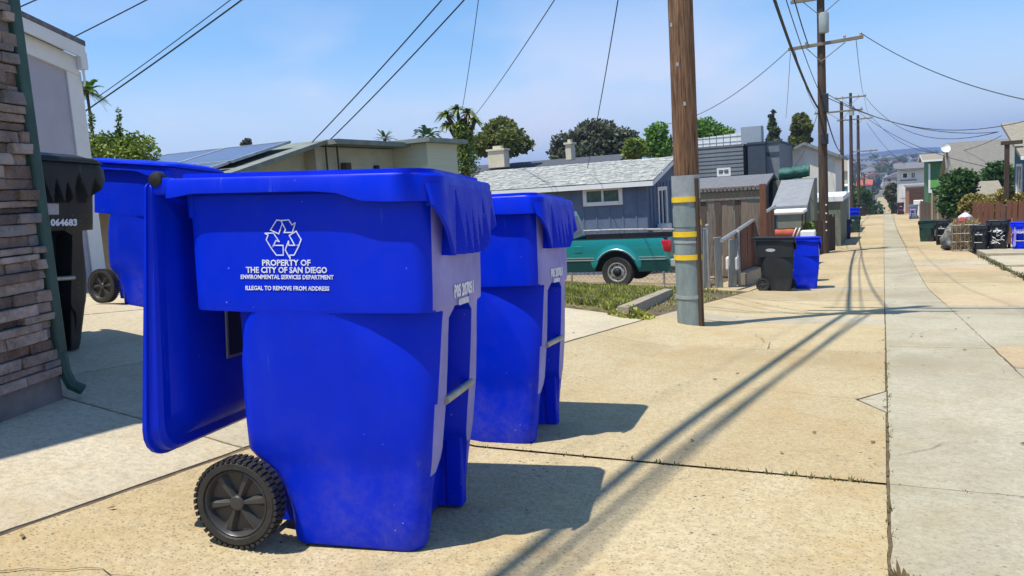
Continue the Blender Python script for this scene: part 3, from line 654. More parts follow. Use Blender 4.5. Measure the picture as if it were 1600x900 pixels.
pole(1351,150,9,.17,.12,dark_pole,'small distant pole left of the far alley among shrubs',[(8.4,1.1,0,0)])
pole(1363,200,9,.17,.12,dark_pole,'smallest distant pole at the left edge of the far alley',[(8.4,1.1,0,0)])
# pole behind the camera that carries the near wires
T0,P0=pole(0,-26,11,.15,.12,wood_pole,'utility pole standing in the alley behind the camera',[(10.3,1.25,0,.1)],X=-3.7)
def wire(a,b_,sag,r,label,grp='overhead wires',n=24):
    o=MB().tube(catn(a,b_,sag,n),r,6).obj('overhead_wire',cable,smooth=60); tag(o,label,'wire',grp); return o
def wires(pairs,label,grp='overhead wires'):
    for p in pairs: wire(*p,label,grp)
A1=P1+Vector((0,0,6.95)); A0=P0+Vector((.1,0,6.9)); A2=P2+Vector((0,0,5.9))
wire(A1+Vector((-.02,-.12,0)),A0,.8,.034,'thick black cable bundle running from the near pole back over the camera')
wire(A1+Vector((.1,-.1,.35)),A0+Vector((0,0,.35)),.75,.012,'thin cable above the thick bundle, near pole back over the camera')
wire(P1+Vector((-.05,-.1,8.6)),P0+Vector((-.7,0,8.4)),.8,.024,'upper cable running from the near pole back over the camera')
for k in (-1.05,1.2): wire(P1+Vector((k,-.1,10.66)),P0+Vector((k,0,10.4)),.9,.004,'crossarm conductor %s of the near pole back over the camera'%('at the yard end' if k<0 else 'at the alley end'))
wire(A1+Vector((0,.1,0)),P2+Vector((-.15,-.1,5.6)),.55,.036,'thick black cable bundle slung from the near pole to the second pole')
wire(A1+Vector((.1,.1,.3)),P2+Vector((0,-.1,6.0)),.5,.012,'thin cable just above the thick bundle between first and second pole')
wire(P1+Vector((.1,.1,8.6)),P2+Vector((-.45,-.15,7.98)),.5,.020,'upper black cable from the near pole to the lower crossarm of the second pole')
wire(P1+Vector((-1.05,.1,10.66)),P2+Vector((-.9,-.15,9.95)),.6,.008,'conductor between the yard ends of the first two top crossarms')
wire(P1+Vector((1.2,.1,10.66)),P2+Vector((1.2,-.15,9.95)),.6,.008,'conductor between the alley ends of the first two top crossarms')
for i,(a,b_,r) in enumerate(((P2+Vector((0,.1,5.9)),P3+Vector((0,0,5.4)),.03),(P2+Vector((-1.0,.1,8.0)),P3+Vector((-1.5,0,8.4)),.012),(P2+Vector((1.2,.1,8.1)),P4+Vector((1.1,0,11.1)),.012),(P3+Vector((0,0,5.3)),P4+Vector((0,0,6.0)),.03),(P4+Vector((1.1,0,11.1)),P5+Vector((1.2,0,10)),.012),(P4+Vector((0,0,6.0)),P5+Vector((0,0,5.8)),.03),(P5+Vector((0,0,6.4)),(gx(1351,150),150,g(-2,150)+7),.03))):
    wire(a,b_,.5,r,'far cable span number %s down the alley' % ('one','two','three','four','five','six','seven')[i] if False else ['sagging cable from second pole to the far left pole','conductor from second pole arm to the far left pole arm','conductor from second pole to the tallest far pole','low cable between left and tallest far poles','conductor between the two rightmost far poles','low cable between the two rightmost far poles','cable dropping from the far right pole into the valley'][i])
# service drops: near pole to the houses on the left
D1=P1+Vector((-.1,0,7.0))
roofpt=lambda px,py,Y: atY(px,py,Y)
wire(D1+Vector((0,0,-.85)),roofpt(484,226,13.1),.10,.011,'service drop from the near pole to the solar roof, upper of the pair')
wire(D1+Vector((0,0,-1.2)),roofpt(508,226,13.4),.10,.011,'service drop from the near pole to the solar roof, lower of the pair')
wire(P1+Vector((-1,0,10.5)),roofpt(722,172,30),.5,.012,'service drop passing in front of the cordyline tops')
wire(P1+Vector((-.1,0,5.3)),roofpt(744,178,30),.12,.011,'service drop running down to the round olive tree beside the cordyline')
wire(P1+Vector((-.1,-.1,6.1)),roofpt(918,262,23),.22,.010,'service drop from the near pole to the blue house roof')
wire(P1+Vector((-.2,0,6.7)),roofpt(118,184,9.5),.10,.012,'service drop from the near pole towards the grey house at left, lower')
wire(P1+Vector((-.2,0,6.95)),roofpt(152,152,11),.13,.008,'thin line from the near pole towards the palm at left')
wire(P1+Vector((-.2,0,6.4)),roofpt(99,66,9),.08,.010,'high line crossing above the grey house at left')
wire(P1+Vector((-.2,0,6.6)),roofpt(15,18,8),.08,.010,'highest line at the upper left corner of the picture')
wire(P2+Vector((-1.15,-.1,7.9)),roofpt(1020,196,45),.7,.014,'cable from the second pole arm going left behind the near pole')
wire(P2+Vector((-1.1,-.1,7.8)),roofpt(1228,185,50),.15,.010,'thin drop from the second pole arm to the white gable house')
wire(P2+Vector((-.1,-.1,5.6)),roofpt(1236,262,46),.5,.010,'drop from the second pole behind the white gable house')
wire(P2+Vector((1.4,-.1,8.15)),atY(1640,163,26),.35,.014,'cable from the second pole arm to the right edge of the picture')
wire(P2+Vector((.1,-.1,6.15)),atY(1640,178,30),.9,.014,'upper sagging cable from the second pole to the tan roofed house')
wire(P2+Vector((.1,-.1,6.0)),atY(1560,206,40),.5,.014,'middle sagging cable from the second pole to the right yards')
wire(P4+Vector((1.1,0,11.1)),atY(1560,206,42),1.6,.018,'cable from the tallest far pole to the right yards')
wire(P4+Vector((.1,0,10.2)),atY(1550,262,52),.8,.018,'lower cable from the tallest far pole to the big tan roof')
wire(P5+Vector((1.3,0,10.0)),atY(1565,212,60),2.2,.018,'cable from the right far pole over the yards')
wire(P5+Vector((.8,0,9.5)),atY(1440,268,110),1.0,.018,'cable from the right far pole to the white two storey house')
wire(P5+Vector((1.0,0,6.6)),atY(1445,262,90),1.0,.02,'cable from the lower arm of the right far pole to the green house')
# ---------------------------------------------------------------- house builder
def house(name,label,x0,x1,y0,y1,zt,roof,wm,rm,pitch=.3,over=.35,wins=(),cat='house',zb=None,roof_t=.12,trim=None,group=None,yaw=0,wall_th=None):
    zb=min(g(x0,y0),g(x1,y0),g(x1,y1),g(x0,y1))-.4 if zb is None else zb
    cx,cy=(x0+x1)/2,(y0+y1)/2; a,c=(x1-x0)/2,(y1-y0)/2; h=zt-zb
    T=thing(name,label,cat,(cx,cy,zb),yaw,group)
    w=MB()
    if roof in('gx','gy','flat','ss','se','sw','sn'):
        w.box(-a,a,-c,c,0,h)
    pk=0
    if roof=='gx': pk=c*pitch; w.prism([(-c,h-.001),(c,h-.001),(0,h+pk)],-a,a,'x')
    if roof=='gy': pk=a*pitch; w.prism([(-a,h-.001),(a,h-.001),(0,h+pk)],-c,c,'y')
    w.obj('wall',wm,T)
    r=MB(); o=over; t=roof_t
    if roof=='gx':
        for s in (-1,1): 
            e=(c+o); z1=h+.01-o*pitch
            r.prism([(s*e,z1),(0,h+pk+.01),(0,h+pk+t+.01),(s*e,z1+t)],-a-o,a+o,'x')
    elif roof=='gy':
        for s in (-1,1):
            e=(a+o); z1=h+.01-o*pitch
            r.prism([(s*e,z1),(0,h+pk+.01),(0,h+pk+t+.01),(s*e,z1+t)],-c-o,c+o,'y')
    elif roof=='flat': r.box(-a-o,a+o,-c-o,c+o,h+.005,h+t)
    elif roof=='ss':   # slopes down to the south (towards the camera)
        d=2*c*pitch; r.prism([(-c-o,h+.01-o*pitch),(c+o,h+d+o*pitch),(c+o,h+d+t+o*pitch),(-c-o,h+t-o*pitch)],-a-o,a+o,'x'); w2=MB(); w2.prism([(-c,h),(c,h),(c,h+d-.02)],-a,a,'x'); w2.obj('gable_wall',wm,T)
    r.obj('roof',rm,T)
    if trim:
        f=MB(); q=.02
        if roof=='gx':
            for s in (-1,1):
                e=c+o; z1=h+.01-o*pitch; f.box(-a-o-.01,a+o+.01,min(s*e,s*(e+q)),max(s*e,s*(e+q)),z1-.06,z1+t*.9)
                for u in (-1,1): f.prism([(s*e,z1-.06),(0,h+pk-.05),(0,h+pk+t-.01),(s*e,z1+t*.9)],u*(a+o),u*(a+o+q),'x')
        elif roof=='gy':
            for s in (-1,1):
                e=a+o; z1=h+.01-o*pitch; f.box(min(s*e,s*(e+q)),max(s*e,s*(e+q)),-c-o-.01,c+o+.01,z1-.06,z1+t*.9)
                for u in (-1,1): f.prism([(s*e,z1-.06),(0,h+pk-.05),(0,h+pk+t-.01),(s*e,z1+t*.9)],u*(c+o),u*(c+o+q),'y')
        elif roof=='flat': f.box(-a-o-q,a+o+q,-c-o-q,-c-o,h-.02,h+t*.9); f.box(a+o,a+o+q,-c-o,c+o,h-.02,h+t*.9); f.box(-a-o-q,-a-o,-c-o,c+o,h-.02,h+t*.9)
        elif roof=='ss': f.box(-a-o,a+o,-c-o-q,-c-o,h-.02-o*pitch,h+t*.9-o*pitch)
        f.obj('fascia',trim,T)
    for wi in wins:
        face,u0,u1,z0,z1=wi[:5]; kind=wi[5] if len(wi)>5 else 'win'; mullion=wi[6] if len(wi)>6 else 1
        # face coordinates: u along the face in world x or y, z world
        fr=MB(); th=.05
        def B(b,ua,ub,za,zb_,d0,d1):
            if face=='S': b.box(ua-cx,ub-cx,-c-d1,-c-d0,za-zb,zb_-zb)
            elif face=='E': b.box(a+d0,a+d1,ua-cy,ub-cy,za-zb,zb_-zb)
            else: b.box(-a-d1,-a-d0,ua-cy,ub-cy,za-zb,zb_-zb)
        if kind=='win':
            fw=min(.11,(u1-u0)*.14)
            B(fr,u0,u0+fw,z0,z1,.0,th); B(fr,u1-fw,u1,z0,z1,.0,th); B(fr,u0+fw,u1-fw,z1-fw,z1,.0,th); B(fr,u0+fw,u1-fw,z0,z0+fw,.0,th+.03)
            for k in range(1,mullion+1):
                um=u0+(u1-u0)*k/(mullion+1); B(fr,um-.03,um+.03,z0+fw,z1-fw,.0,th-.01)
            fo=fr.obj('window',wi[7] if len(wi)>7 else trim_w,T); pn=MB(); B(pn,u0+fw,u1-fw,z0+fw,z1-fw,.002,.012); pn.obj('pane',wi[8] if len(wi)>8 else glass,fo)
        elif kind=='door':
            B(fr,u0,u1,z0,z1,.0,.04); n=4; fo=fr.obj('door',wi[7] if len(wi)>7 else trim_w,T)
            k_=MB()
            for k in range(1,n): zz=z0+(z1-z0)*k/n; B(k_,u0+.05,u1-.05,zz-.012,zz+.012,.04,.05)
            k_.obj('door_rail',wi[7] if len(wi)>7 else trim_w,fo)
        elif kind=='panel': B(fr,u0,u1,z0,z1,.0,.03); fr.obj('wall_panel',wi[7],T)
    return T
shing_g=mat('grey shingle roof',(.17,.17,.18),.9,.35,7,bump=.02,bscale=20,stretch=(1,3,1))
shing_w=mat('pale shingle',(.30,.31,.28),.9,.30,5,col2=(.46,.46,.42)); shing_t=mat('tan shingle roof',(.27,.24,.18),.92,.25,6,bump=.02)
blue_w=mat('slate blue board wall',(.11,.15,.23),.8,.15,4); grey_stucco=mat('grey stucco',(.42,.41,.47),.9,.08,3,bump=.003,bscale=60)
white_stucco=mat('white stucco',(.66,.64,.58),.9,.1,2,bump=.003,bscale=30); cream_w=mat('cream wall',(.58,.53,.40),.9,.12,2); beige_w=mat('beige siding',(.42,.40,.30),.85,.12,3)
dgrey_w=mat('dark grey siding',(.15,.17,.19),.8,.15,4); dgrey2=mat('charcoal blue panel',(.04,.055,.075),.8,.15,4); green_w=mat('green stucco',(.05,.16,.055),.85,.15,3); teal_w=mat('teal board wall',(.035,.11,.13),.75,.2,3)
olive_w=mat('olive grey wall',(.17,.185,.14),.85,.15,3); trimgreen=mat('dark green metal',(.025,.075,.055),.55,.3,6,col2=(.04,.10,.075)); solar_m=mat('solar panel',(.10,.13,.22),.32,.15,6,spec=.7); rust_w=mat('terracotta roof',(.35,.10,.06),.85,.2,4)
# ---- far left grey house with white trim
hx=-9.0; cY=6.8
T=thing('gray_house','grey stucco house with white trim and sloping rake behind the stone wall','house',(hx,cY,g(hx,cY)-.3))
z0=g(hx,cY)-.3
zr=2.05-z0; zl=zr+3.2*.33
w=MB(); w.prism([(-9,0),(0,0),(0,zr-.1),(-9,zr-.1+9*.30)],-7,0,'x'); w.obj('wall',grey_stucco,T)
r=MB(); r.prism([(-9.3,zr+.06+9.3*.30),(.05,zr+.06-.05*.30),(.05,zr+.12-.05*.3),(-9.3,zr+.12+9.3*.30)],-7.3,.16,'x'); r.obj('roof',shing_g,T)
r=MB(); r.prism([(-9.3,zr-.10+9.3*.30),(.04,zr-.10-.04*.30),(.04,zr+.055-.04*.3),(-9.3,zr+.055+9.3*.30)],.12,.155,'x'); r.prism([(-9,zr-.30+9*.30),(.0,zr-.30),(.0,zr-.08),(-9,zr-.08+9*.30)],.002,.05,'x'); r.obj('fascia',trim_w,T)
r=MB(); r.box(.002,.03,-.15,.03,0,zr-.25); r.box(-.3,.0,.002,.06,0,zr-.25); r.obj('corner_board',trim_w,T)
r=MB(); r.bbox(.06,.16,-.03,.06,zr-.24,zr-.03,.015); r.tube([(.10,.02,zr-.2),(.08,.04,zr-.36),(.04,.05,zr-.42)],.015,8); r.obj('gutter_end',trim_w,T)
# ---- stone clad wall with eave, shades the driveway
import math as _m
dirw=Vector((-.31,.95,0)).normalized(); nw=Vector((dirw.y,-dirw.x,0))
S0=Vector((-3.575,2.39,0)); 
T=thing('stone_clad_house','garage wall faced with brown stacked stone at the left edge','house',(S0.x,S0.y,g(S0.x,S0.y)))
ang=_m.atan2(dirw.y,dirw.x); RW=Matrix.Rotation(ang,4,'Z')    # local x runs along the wall away from camera, local -y faces the alley
b=MB(); b.box(-.50,-.03,.03,.20,-.4,2.28,RW); b.obj('wall',mat('mortar core',(.11,.09,.08),.95,.3,6),T)
b=MB(); b.box(-.56,.06,-.06,.27,2.28,2.36,RW); b.obj('cap_stone',kerb,T)
b=MB(); b.box(-.52,.0,-.02,.22,-.15,.115,RW); b.obj('footing',mat('dark footing concrete',(.22,.20,.17),.95,.3,5,bump=.006),T)
stone_cols=[(.22,.155,.115),(.33,.25,.19),(.16,.12,.095),(.42,.34,.27),(.27,.21,.16),(.24,.215,.195),(.34,.27,.205)]
smats=[mat('stacked stone %d'%i,c,.95,.45,7,bump=.03,bscale=30,detail=9) for i,c in enumerate(stone_cols)]
random.seed(11)
z=.12; ns=0
while z<2.25:
    hrow=random.uniform(.026,.064); x=-.51
    while x<-.02:
        L_=random.uniform(.09,.40); x2=min(x+L_,-.012); 
        if x2-x<.04: break
        d=random.uniform(.012,.055); bb=MB(); bb.bbox(x+.002,x2-.002,-d,.04,z+.0015,z+hrow-.0015,.005,RW)
        bb.v=[(v[0]+.004*noise.noise(Vector((v[0]*30,v[2]*30,ns))),v[1]+.010*noise.noise(Vector((v[0]*22,v[2]*22,ns+9))),v[2]+.004*noise.noise(Vector((v[0]*25,v[2]*9,ns+4)))) for v in bb.v]
        if ns<298: bb.obj('stone',random.choice(smats),T); ns+=1
        x=x2
    z+=hrow
random.seed(5)
HG=thing('garage','plain grey stucco garage beyond the left edge that shades the driveway','garage',(-6.8,-.6,g(-3.7,0)))
b=MB(); b.box(-2.6,2.92,-4,2.80,-.6,2.95); b.obj('wall',grey_stucco,HG)
b=MB(); b.box(-2.8,3.06,-4.2,2.90,2.955,3.1); b.obj('roof',shing_g,HG)
b=MB(); b.bbox(-.02,.045,-.045,.05,.14,2.28,.01,RW); b.obj('corner_trim',trimgreen,T)
b=MB(); b.bbox(-.56,-.505,-.05,.05,-.05,2.28,.01,RW); b.obj('corner_trim',trimgreen,T)
b=MB(); pts=[RW@Vector(p) for p in ((.015,-.03,.22),(.015,-.035,.13),(.025,-.055,.06),(.04,-.10,.03))]; b.tube(pts,.028,8); b.obj('downspout_foot',trimgreen,T,30)
# ---- building with solar panels and beige garage wing
bx=-10.5
T=thing('solar_house','low beige building with solar panels on its sloping roof, behind the nearest bins','house',(bx,13.1,g(bx,13.1)-.3)); zz=g(bx,13.1)-.3
top=1.28-zz
w=MB(); w.box(-11,0,-.0,2.85,0,top-.12); w.prism([(-3.4,0),(0,0),(0,top-.15),(-3.4,top-.15-3.4*.245)],-11,-.3,'x'); w.obj('wall',beige_w,T)
r=MB(); r.prism([(-4.2,top-.10-4.2*.245),(.1,top-.08),(.1,top+.0),(-4.2,top-4.2*.245)],-11.2,.25,'x'); r.box(-11,.5,.1,2.9,top-.10,top+.0); r.obj('roof',mat('weathered roof edge',(.20,.22,.19),.85,.3,4),T)
for i in range(6):
    for j in range(2):
        b=MB(); x1=-.15-i*1.72; y0=-3.9+j*1.72; sl_=.245
        M=Matrix.Translation((x1,y0,top+.03+y0*sl_+.05))@Matrix.Rotation(atan(sl_),4,'X'); b.box(-1.68,0,0,1.66,0,.04,M); so_=b.obj('solar_panel',solar_m,T)
        f=MB()
        for q in ((-1.70,-1.66,-.01,1.68),(-.02,.02,-.01,1.68),(-1.66,-.02,-.02,.02),(-1.66,-.02,1.64,1.68)): f.box(*q,.0,.05,M)
        f.obj('panel_frame',collar_m,so_)
b=MB(); b.tube([(.1,.6,top-.1),(.1,.6,0)],.02,6); b.tube([(.08,.25,top-.1),(.08,.25,0)],.02,6); b.bbox(.0,.14,.8,1.0,top-.75,top-.45,.01); b.obj('conduit',dark_pole,T)
b=MB(); b.bbox(.0,.10,2.0,2.12,top-.62,top-.50,.02); b.lathe([(.04,0),(.06,.1),(.01,.12)],10,Matrix.Translation((.12,2.06,top-.62))@Matrix.Rotation(2.2,4,'X')); b.obj('flood_lamp',blackplate,T)
house('pale_garage','pale cream garage with flat eave to the right of the solar roofed building',-10.95,atY(714,240,17.4).x,15.97,17.4,1.24,'flat',mat('pale cream siding',(.52,.52,.38),.85,.08,3,stretch=(.3,.3,9)),mat('grey eave',(.22,.25,.22),.8,.2,3),over=.22,roof_t=.10,wins=[('S',-9.75,-9.35,-.4,.62,'win',0)],cat='garage')
# ---- blue house with battens and shingles
hx0,hx1,hy0,hy1=-12.2,-6.08,22,27.2
zt=.02
house_b=house('blue_house','slate blue board house with white shingle roof and white sliding window behind the teal truck','dummy' and hx0,hx1,hy0,hy1,zt,'gx',blue_w,shing_g,pitch=.24,over=.26,roof_t=.08,trim=trim_w,wins=[('S',-7.98,-6.78,-.58,.02-.06,'win',1,trim_w,curtain_gl),('E',23.1,24.2,-1.45,-.15,'win',1)],cat='house')
zb=min(g(hx0,hy0),g(hx1,hy0),g(hx1,hy1),g(hx0,hy1))-.4
bt=MB().box(-.022,.022,-.018,0,0,zt-zb-.02).mesh('batten',blue_w)
x=hx0+.2
cxh=(hx0+hx1)/2; cyh=(hy0+hy1)/2
while x<hx1:
    if not(-8.0<x<-6.76): 
        o=link('batten',bt,house_b); o.location=(x-cxh,hy0-cyh,0)
    else:
        o=link('batten',MB().box(-.022,.022,-.018,0,0,-.60-zb).mesh('batten',blue_w),house_b); o.location=(x-cxh,hy0-cyh,0)
    x+=.40
for k in range(12):
    o=link('batten',bt,house_b); o.location=(hx1-cxh+.018,hy0+.3+.4*k-cyh,0); o.rotation_euler=(0,0,pi/2)
b=MB(); random.seed(3)
for j in range(17):
    yy_=hy0-.27+j*.168; x=hx0-.28-(.1 if j%2 else 0)
    zz_=zt+.01-.27*.24+j*.168*.24+.085
    while x<hx1+.25:
        w_=random.uniform(.16,.34); M=Matrix.Translation((x-cxh,yy_-cyh,zz_-zb+random.uniform(0,.012)))@Matrix.Rotation(atan(.24)-.05,4,'X'); b.box(0,min(w_-.012,hx1+.28-x),0,.21,0,.014,M); x+=w_
b.obj('shingle',shing_w,house_b,kind='stuff')
b=MB(); b.bbox(0.03,.35,.9,1.4,1.3,2.0,.02,Matrix.Translation((hx1-cxh,hy0-cyh,0))); b.bbox(0.03,.2,.35,.75,1.1,1.9,.02,Matrix.Translation((hx1-cxh,hy0-cyh,0))); b.obj('meter_box',trim_w,house_b)
# neighbours behind it
house('dark_roof_house','low house with dark grey gable roof and cream chimney between the trees',-20.5,-12.3,36,44,.55,'gx',white_stucco,mat('charcoal shingle',(.075,.08,.095),.9,.2,5),pitch=.22,over=.4)
for px,Y,label in ((400,0,''),):
    pass
def chimney(px,py0,py1,Y,wd,label,m=cream_w):
    p=atY(px,py0,Y); q=atY(px,py1,Y); b=MB(); b.bbox(-wd/2,wd/2,-.3,.3,0,p.z-q.z,.02); b.bbox(-wd/2-.06,wd/2+.06,-.36,.36,p.z-q.z,p.z-q.z+.1,.01); b.bbox(-wd/4,wd/4,-.15,.15,p.z-q.z+.08,p.z-q.z+.25,.01)
    o=b.obj('chimney',m); o.location=q; tag(o,label,'chimney')
chimney(780,236,262,36,.9,'wide cream chimney beside the olive green round tree'); chimney(892,226,250,37,.30,'slim cream chimney in front of the big dark tree')
# dark grey stepped house
p=lambda px,py,Y: atY(px,py,Y)
zt=p(1100,233,45).z
gh=house('dark_grey_house','dark grey sided house with white parapet screen and small window, behind the wooden fence',p(1035,0,45).x,p(1161,230,45).x,45,53,zt,'flat',dgrey_w,shing_g,over=.05,wins=[('S',p(1112,0,45).x,p(1134,0,45).x,p(1120,276,45).z,p(1120,263,45).z,'win',1)])
house('charcoal_block','charcoal blue block with grey rooftop box joined to the dark grey house',p(1162,0,44.6).x,p(1190,0,44.6).x,44.6,52,p(1175,226,44.6).z,'flat',dgrey2,dgrey2,over=.03)
house('grey_wing','grey sided wing right of the charcoal block',p(1191,0,45).x,p(1212,0,45).x,45.1,52,p(1200,224,45).z,'flat',dgrey_w,dgrey2,over=.05,wins=[('S',p(1191,0,45).x,p(1212,0,45).x,p(1200,244,45).z,p(1200,238,45).z,'panel',0,dgrey2)])
T=thing('roof_screen','white panelled screen along the flat roof of the dark grey house','screen',(p(1095,0,46).x,46.5,zt+.0))
x0_=p(1035,0,46).x-p(1095,0,46).x; x1_=p(1155,0,46).x-p(1095,0,46).x; n=11
for i in range(n):
    a=x0_+(x1_-x0_)*i/n; b=MB(); b.box(a+.01,a+(x1_-x0_)/n-.03,0,.04,.12,.62+.2*(i/n)); b.obj('screen_panel',trim_w,T)
b=MB(); b.box(x0_,x1_,-.02,0,.62,.66); b.box(x0_,x1_,-.02,0,.34,.37); b.obj('rail',collar_m,T)
b=MB(); b.bbox(-.55,.55,0,1,0,1.0,.02); o=b.obj('rooftop_unit',mat('rooftop unit grey',(.30,.34,.38),.6,.1,5)); o.location=(p(1168,0,46).x,46,p(1168,226,46).z+.0); tag(o,'grey box unit on top of the charcoal block','rooftop unit')
xl_,xr_=p(1035,0,45).x,p(1161,230,45).x; zt_=p(1100,233,45).z; zb_=min(g(xl_,45),g(xr_,45),g(xr_,53),g(xl_,53))-.4
sb=MB().add([(-(xr_-xl_)/2,-.02,0),((xr_-xl_)/2,-.02,0),((xr_-xl_)/2,-.045,0),(-(xr_-xl_)/2,-.045,0),(-(xr_-xl_)/2,-.005,.21),((xr_-xl_)/2,-.005,.21),((xr_-xl_)/2,-.015,.21),(-(xr_-xl_)/2,-.015,.21)],[(0,1,2,3),(4,5,6,7),(0,1,5,4),(1,2,6,5),(2,3,7,6),(3,0,4,7)]).mesh('siding_board',dgrey_w)
for k in range(12): o=link('siding_board',sb,gh); o.location=(0,-4,zt_-zb_-.24-k*.215)
# low grey roofs in front
house('low_grey_roof_shed','low shed with grey shingle roof above the wooden fence',p(1075,0,33).x,p(1180,0,33).x,33,38,p(1100,299,33).z,'gx',olive_w,shing_g,pitch=.17,over=.25,cat='shed')
house('grey_roof_outbuilding','outbuilding with pale grey sloping roof below the green tarpaulin',p(1203,0,31).x,p(1248,0,31).x,31.4,34.6,p(1225,326,31).z,'ss',olive_w,mat('pale grey felt roof',(.24,.25,.26),.9,.15,4),pitch=.27,over=.15,cat='shed')
# green tarp bundle
b=MB(); x0_=p(1212,0,36).x; x1_=p(1260,0,36).x; zc=p(1236,268,36).z; rings=[]
for i in range(21):
    t=i/20; x=x0_+(x1_-x0_)*t; rings.append([Vector((x,36+ .35*cos(a)*(1+.15*noise.noise(Vector((t*7,a,2)))),zc-.1+.26*sin(a)*(1+.25*noise.noise(Vector((t*9,a*1.3,6))))+.1*t)) for a in [2*pi*k/16 for k in range(16)]])
b.loft(rings); tag(b.obj('tarpaulin',mat('green tarpaulin',(.02,.11,.085),.6,.5,5,bump=.05,bscale=6),smooth=50),'crumpled green tarpaulin bundle on a roof in front of the white gable house','tarpaulin')
b=MB(); b.box(x0_-.2,x1_+.2,35.6,37.5,zc-2.5,zc-.34); tag(b.obj('lean_to',olive_w),'olive lean-to carrying the green tarpaulin','shed')
# white gable house
X0,X1_=p(1205,0,52).x,p(1302,0,52).x
house('white_gable_house','white stucco gable house left of the second pole',X0,X1_,52,60,p(1300,243,52).z,'gy',white_stucco,shing_g,pitch=.46,over=.35,trim=mat('grey green fascia',(.20,.23,.22),.8,.1,3),wins=[('S',p(1270,0,52).x,p(1276,0,52).x,-2.8,-2.3,'win',0)])
house('olive_garage','olive green garage with white flat roof edge behind the second pole',p(1250,0,38).x,p(1309,0,38).x,38,46,p(1280,316,38).z,'flat',olive_w,trim_w,over=.12,roof_t=.22,cat='garage')
# far sheds on the left
house('teal_garage','small teal garage far down the left side of the alley',p(1305,0,90).x,p(1326,0,90).x,90,98,p(1310,292,90).z,'flat',mat('teal garage',(.10,.22,.24),.8,.2,3),trim_w,over=.1,wins=[('S',p(1309,0,90).x,p(1316,0,90).x,p(1310,312,90).z,p(1310,300,90).z,'win',0)],cat='garage')
house('cream_upper_house','cream house rising behind the small teal garage',p(1303,0,118).x,p(1321,0,118).x,118,128,p(1310,268,118).z,'gx',cream_w,shing_t,pitch=.3)
house('red_awning_house','small house with red roof edge left of the far alley',p(1338,0,150).x,p(1358,0,150).x,150,160,p(1348,290,150).z,'gx',grey_stucco,mat('faded red roof',(.38,.10,.07),.8,.2,3),pitch=.16)
# ---------------------------------------------------------------- right side buildings
TT=house('teal_house','teal board house with tan shingle roof at the right edge',5.08,12.0,35.3,40,.10,'ss',teal_w,shing_t,pitch=.26,over=.46,roof_t=.14,trim=trim_w,wins=[('W',37.6,39.2,-1.5,-.2,'win',1)])
b=MB(); xx=p(1577,0,36).x; b.bbox(xx-.08,xx+.08,36,36.16,g(xx,36),p(1576,225,36).z,.01); b.bbox(xx-.2,xx+.5,35.95,36.2,p(1576,226,36).z,p(1576,220,36).z,.01); tag(b.obj('pergola_post',dark_pole),'dark timber pergola post with cap beam beside the teal house','post')
house('tan_low_garage','low garage with tan sloping roof behind the brown fence',3.2,4.75,41,47,p(1520,316,41).z,'gx',beige_w,shing_t,pitch=.24,over=.2,cat='garage')
house('big_tan_roof_house','large house with broad tan grey roof above the green bushes',4.55,12,60,76,p(1500,286,60).z,'gx',beige_w,mat('brown grey shingle',(.19,.175,.145),.92,.25,6,bump=.02),pitch=.34,over=.3)
dm=MB(); M=Matrix.Translation(p(1476,233,60))@Matrix.Rotation(1.1,4,'X')@Matrix.Rotation(.3,4,'Y'); dm.lathe([(.02,.0),(.14,.025),(.23,.08),(.30,.15),(.31,.16),(.23,.09),(.13,.04)],24,M); dm.tube([p(1476,233,60)+Vector((0,.1,0)),p(1480,262,60)+Vector((0,.5,0))],.05,6); tag(dm.obj('satellite_dish',trim_w,smooth=50),'white satellite dish on the ridge of the broad tan roof','satellite dish')
house('green_house','green stucco house with white corner post right of the alley',p(1451,0,78).x,p(1490,0,78).x,78,86,p(1460,250,78).z,'gx',green_w,shing_t,pitch=.12,over=.5,trim=trim_w,wins=[('S',p(1451,0,78).x,p(1475,0,78).x,p(1460,301,78).z,p(1460,296,78).z,'panel',0,trim_w),('S',p(1451,0,78).x,p(1454,0,78).x,p(1460,296,78).z,p(1460,255,78).z,'panel',0,trim_w),('S',p(1454,0,78).x,p(1470,0,78).x,p(1460,293,78).z,p(1460,281,78).z,'panel',0,mat('bright green panel',(.12,.35,.08),.8,.1,3))])
house('white_two_storey_house','white two storey house with dark windows at the right of the far alley',p(1403,0,100).x,p(1450,0,100).x,100,110,p(1420,264,100).z,'gx',white_stucco,shing_g,pitch=.12,over=.5,wins=[('S',p(1409,0,100).x,p(1418,0,100).x,p(1410,279,100).z,p(1410,270,100).z,'win',0),('S',p(1423,0,100).x,p(1430,0,100).x,p(1420,279,100).z,p(1420,269,100).z,'win',1),('S',p(1405,0,100).x,p(1432,0,100).x,p(1410,283,100).z,p(1410,281,100).z,'panel',0,shing_g),('S',p(1406,0,100).x,p(1415,0,100).x,p(1410,309,100).z,p(1410,293,100).z,'door',0,trim_w)])
brown_wood=mat('brown stained boards',(.16,.065,.035),.85,.25,6,stretch=(3,3,.6)); grey_wood=mat('weathered grey brown boards',(.15,.11,.08),.9,.4,5,col2=(.25,.20,.15),stretch=(4,4,.6),bump=.004); pale_wood=mat('pale weathered boards',(.36,.29,.19),.9,.3,5,stretch=(4,4,.6))
house('brown_gate_garage','garage with brown plank doors below the white two storey house',p(1417,0,90).x,p(1447,0,90).x,90,98,p(1430,293,90).z,'flat',mat('terracotta wall',(.33,.17,.10),.85,.2,3),shing_g,over=.1,cat='garage',wins=[('S',p(1420,0,90).x,p(1444,0,90).x,p(1430,318,90).z,p(1430,297,90).z,'door',0,mat('brown plank door',(.10,.05,.035),.8,.3,8))])
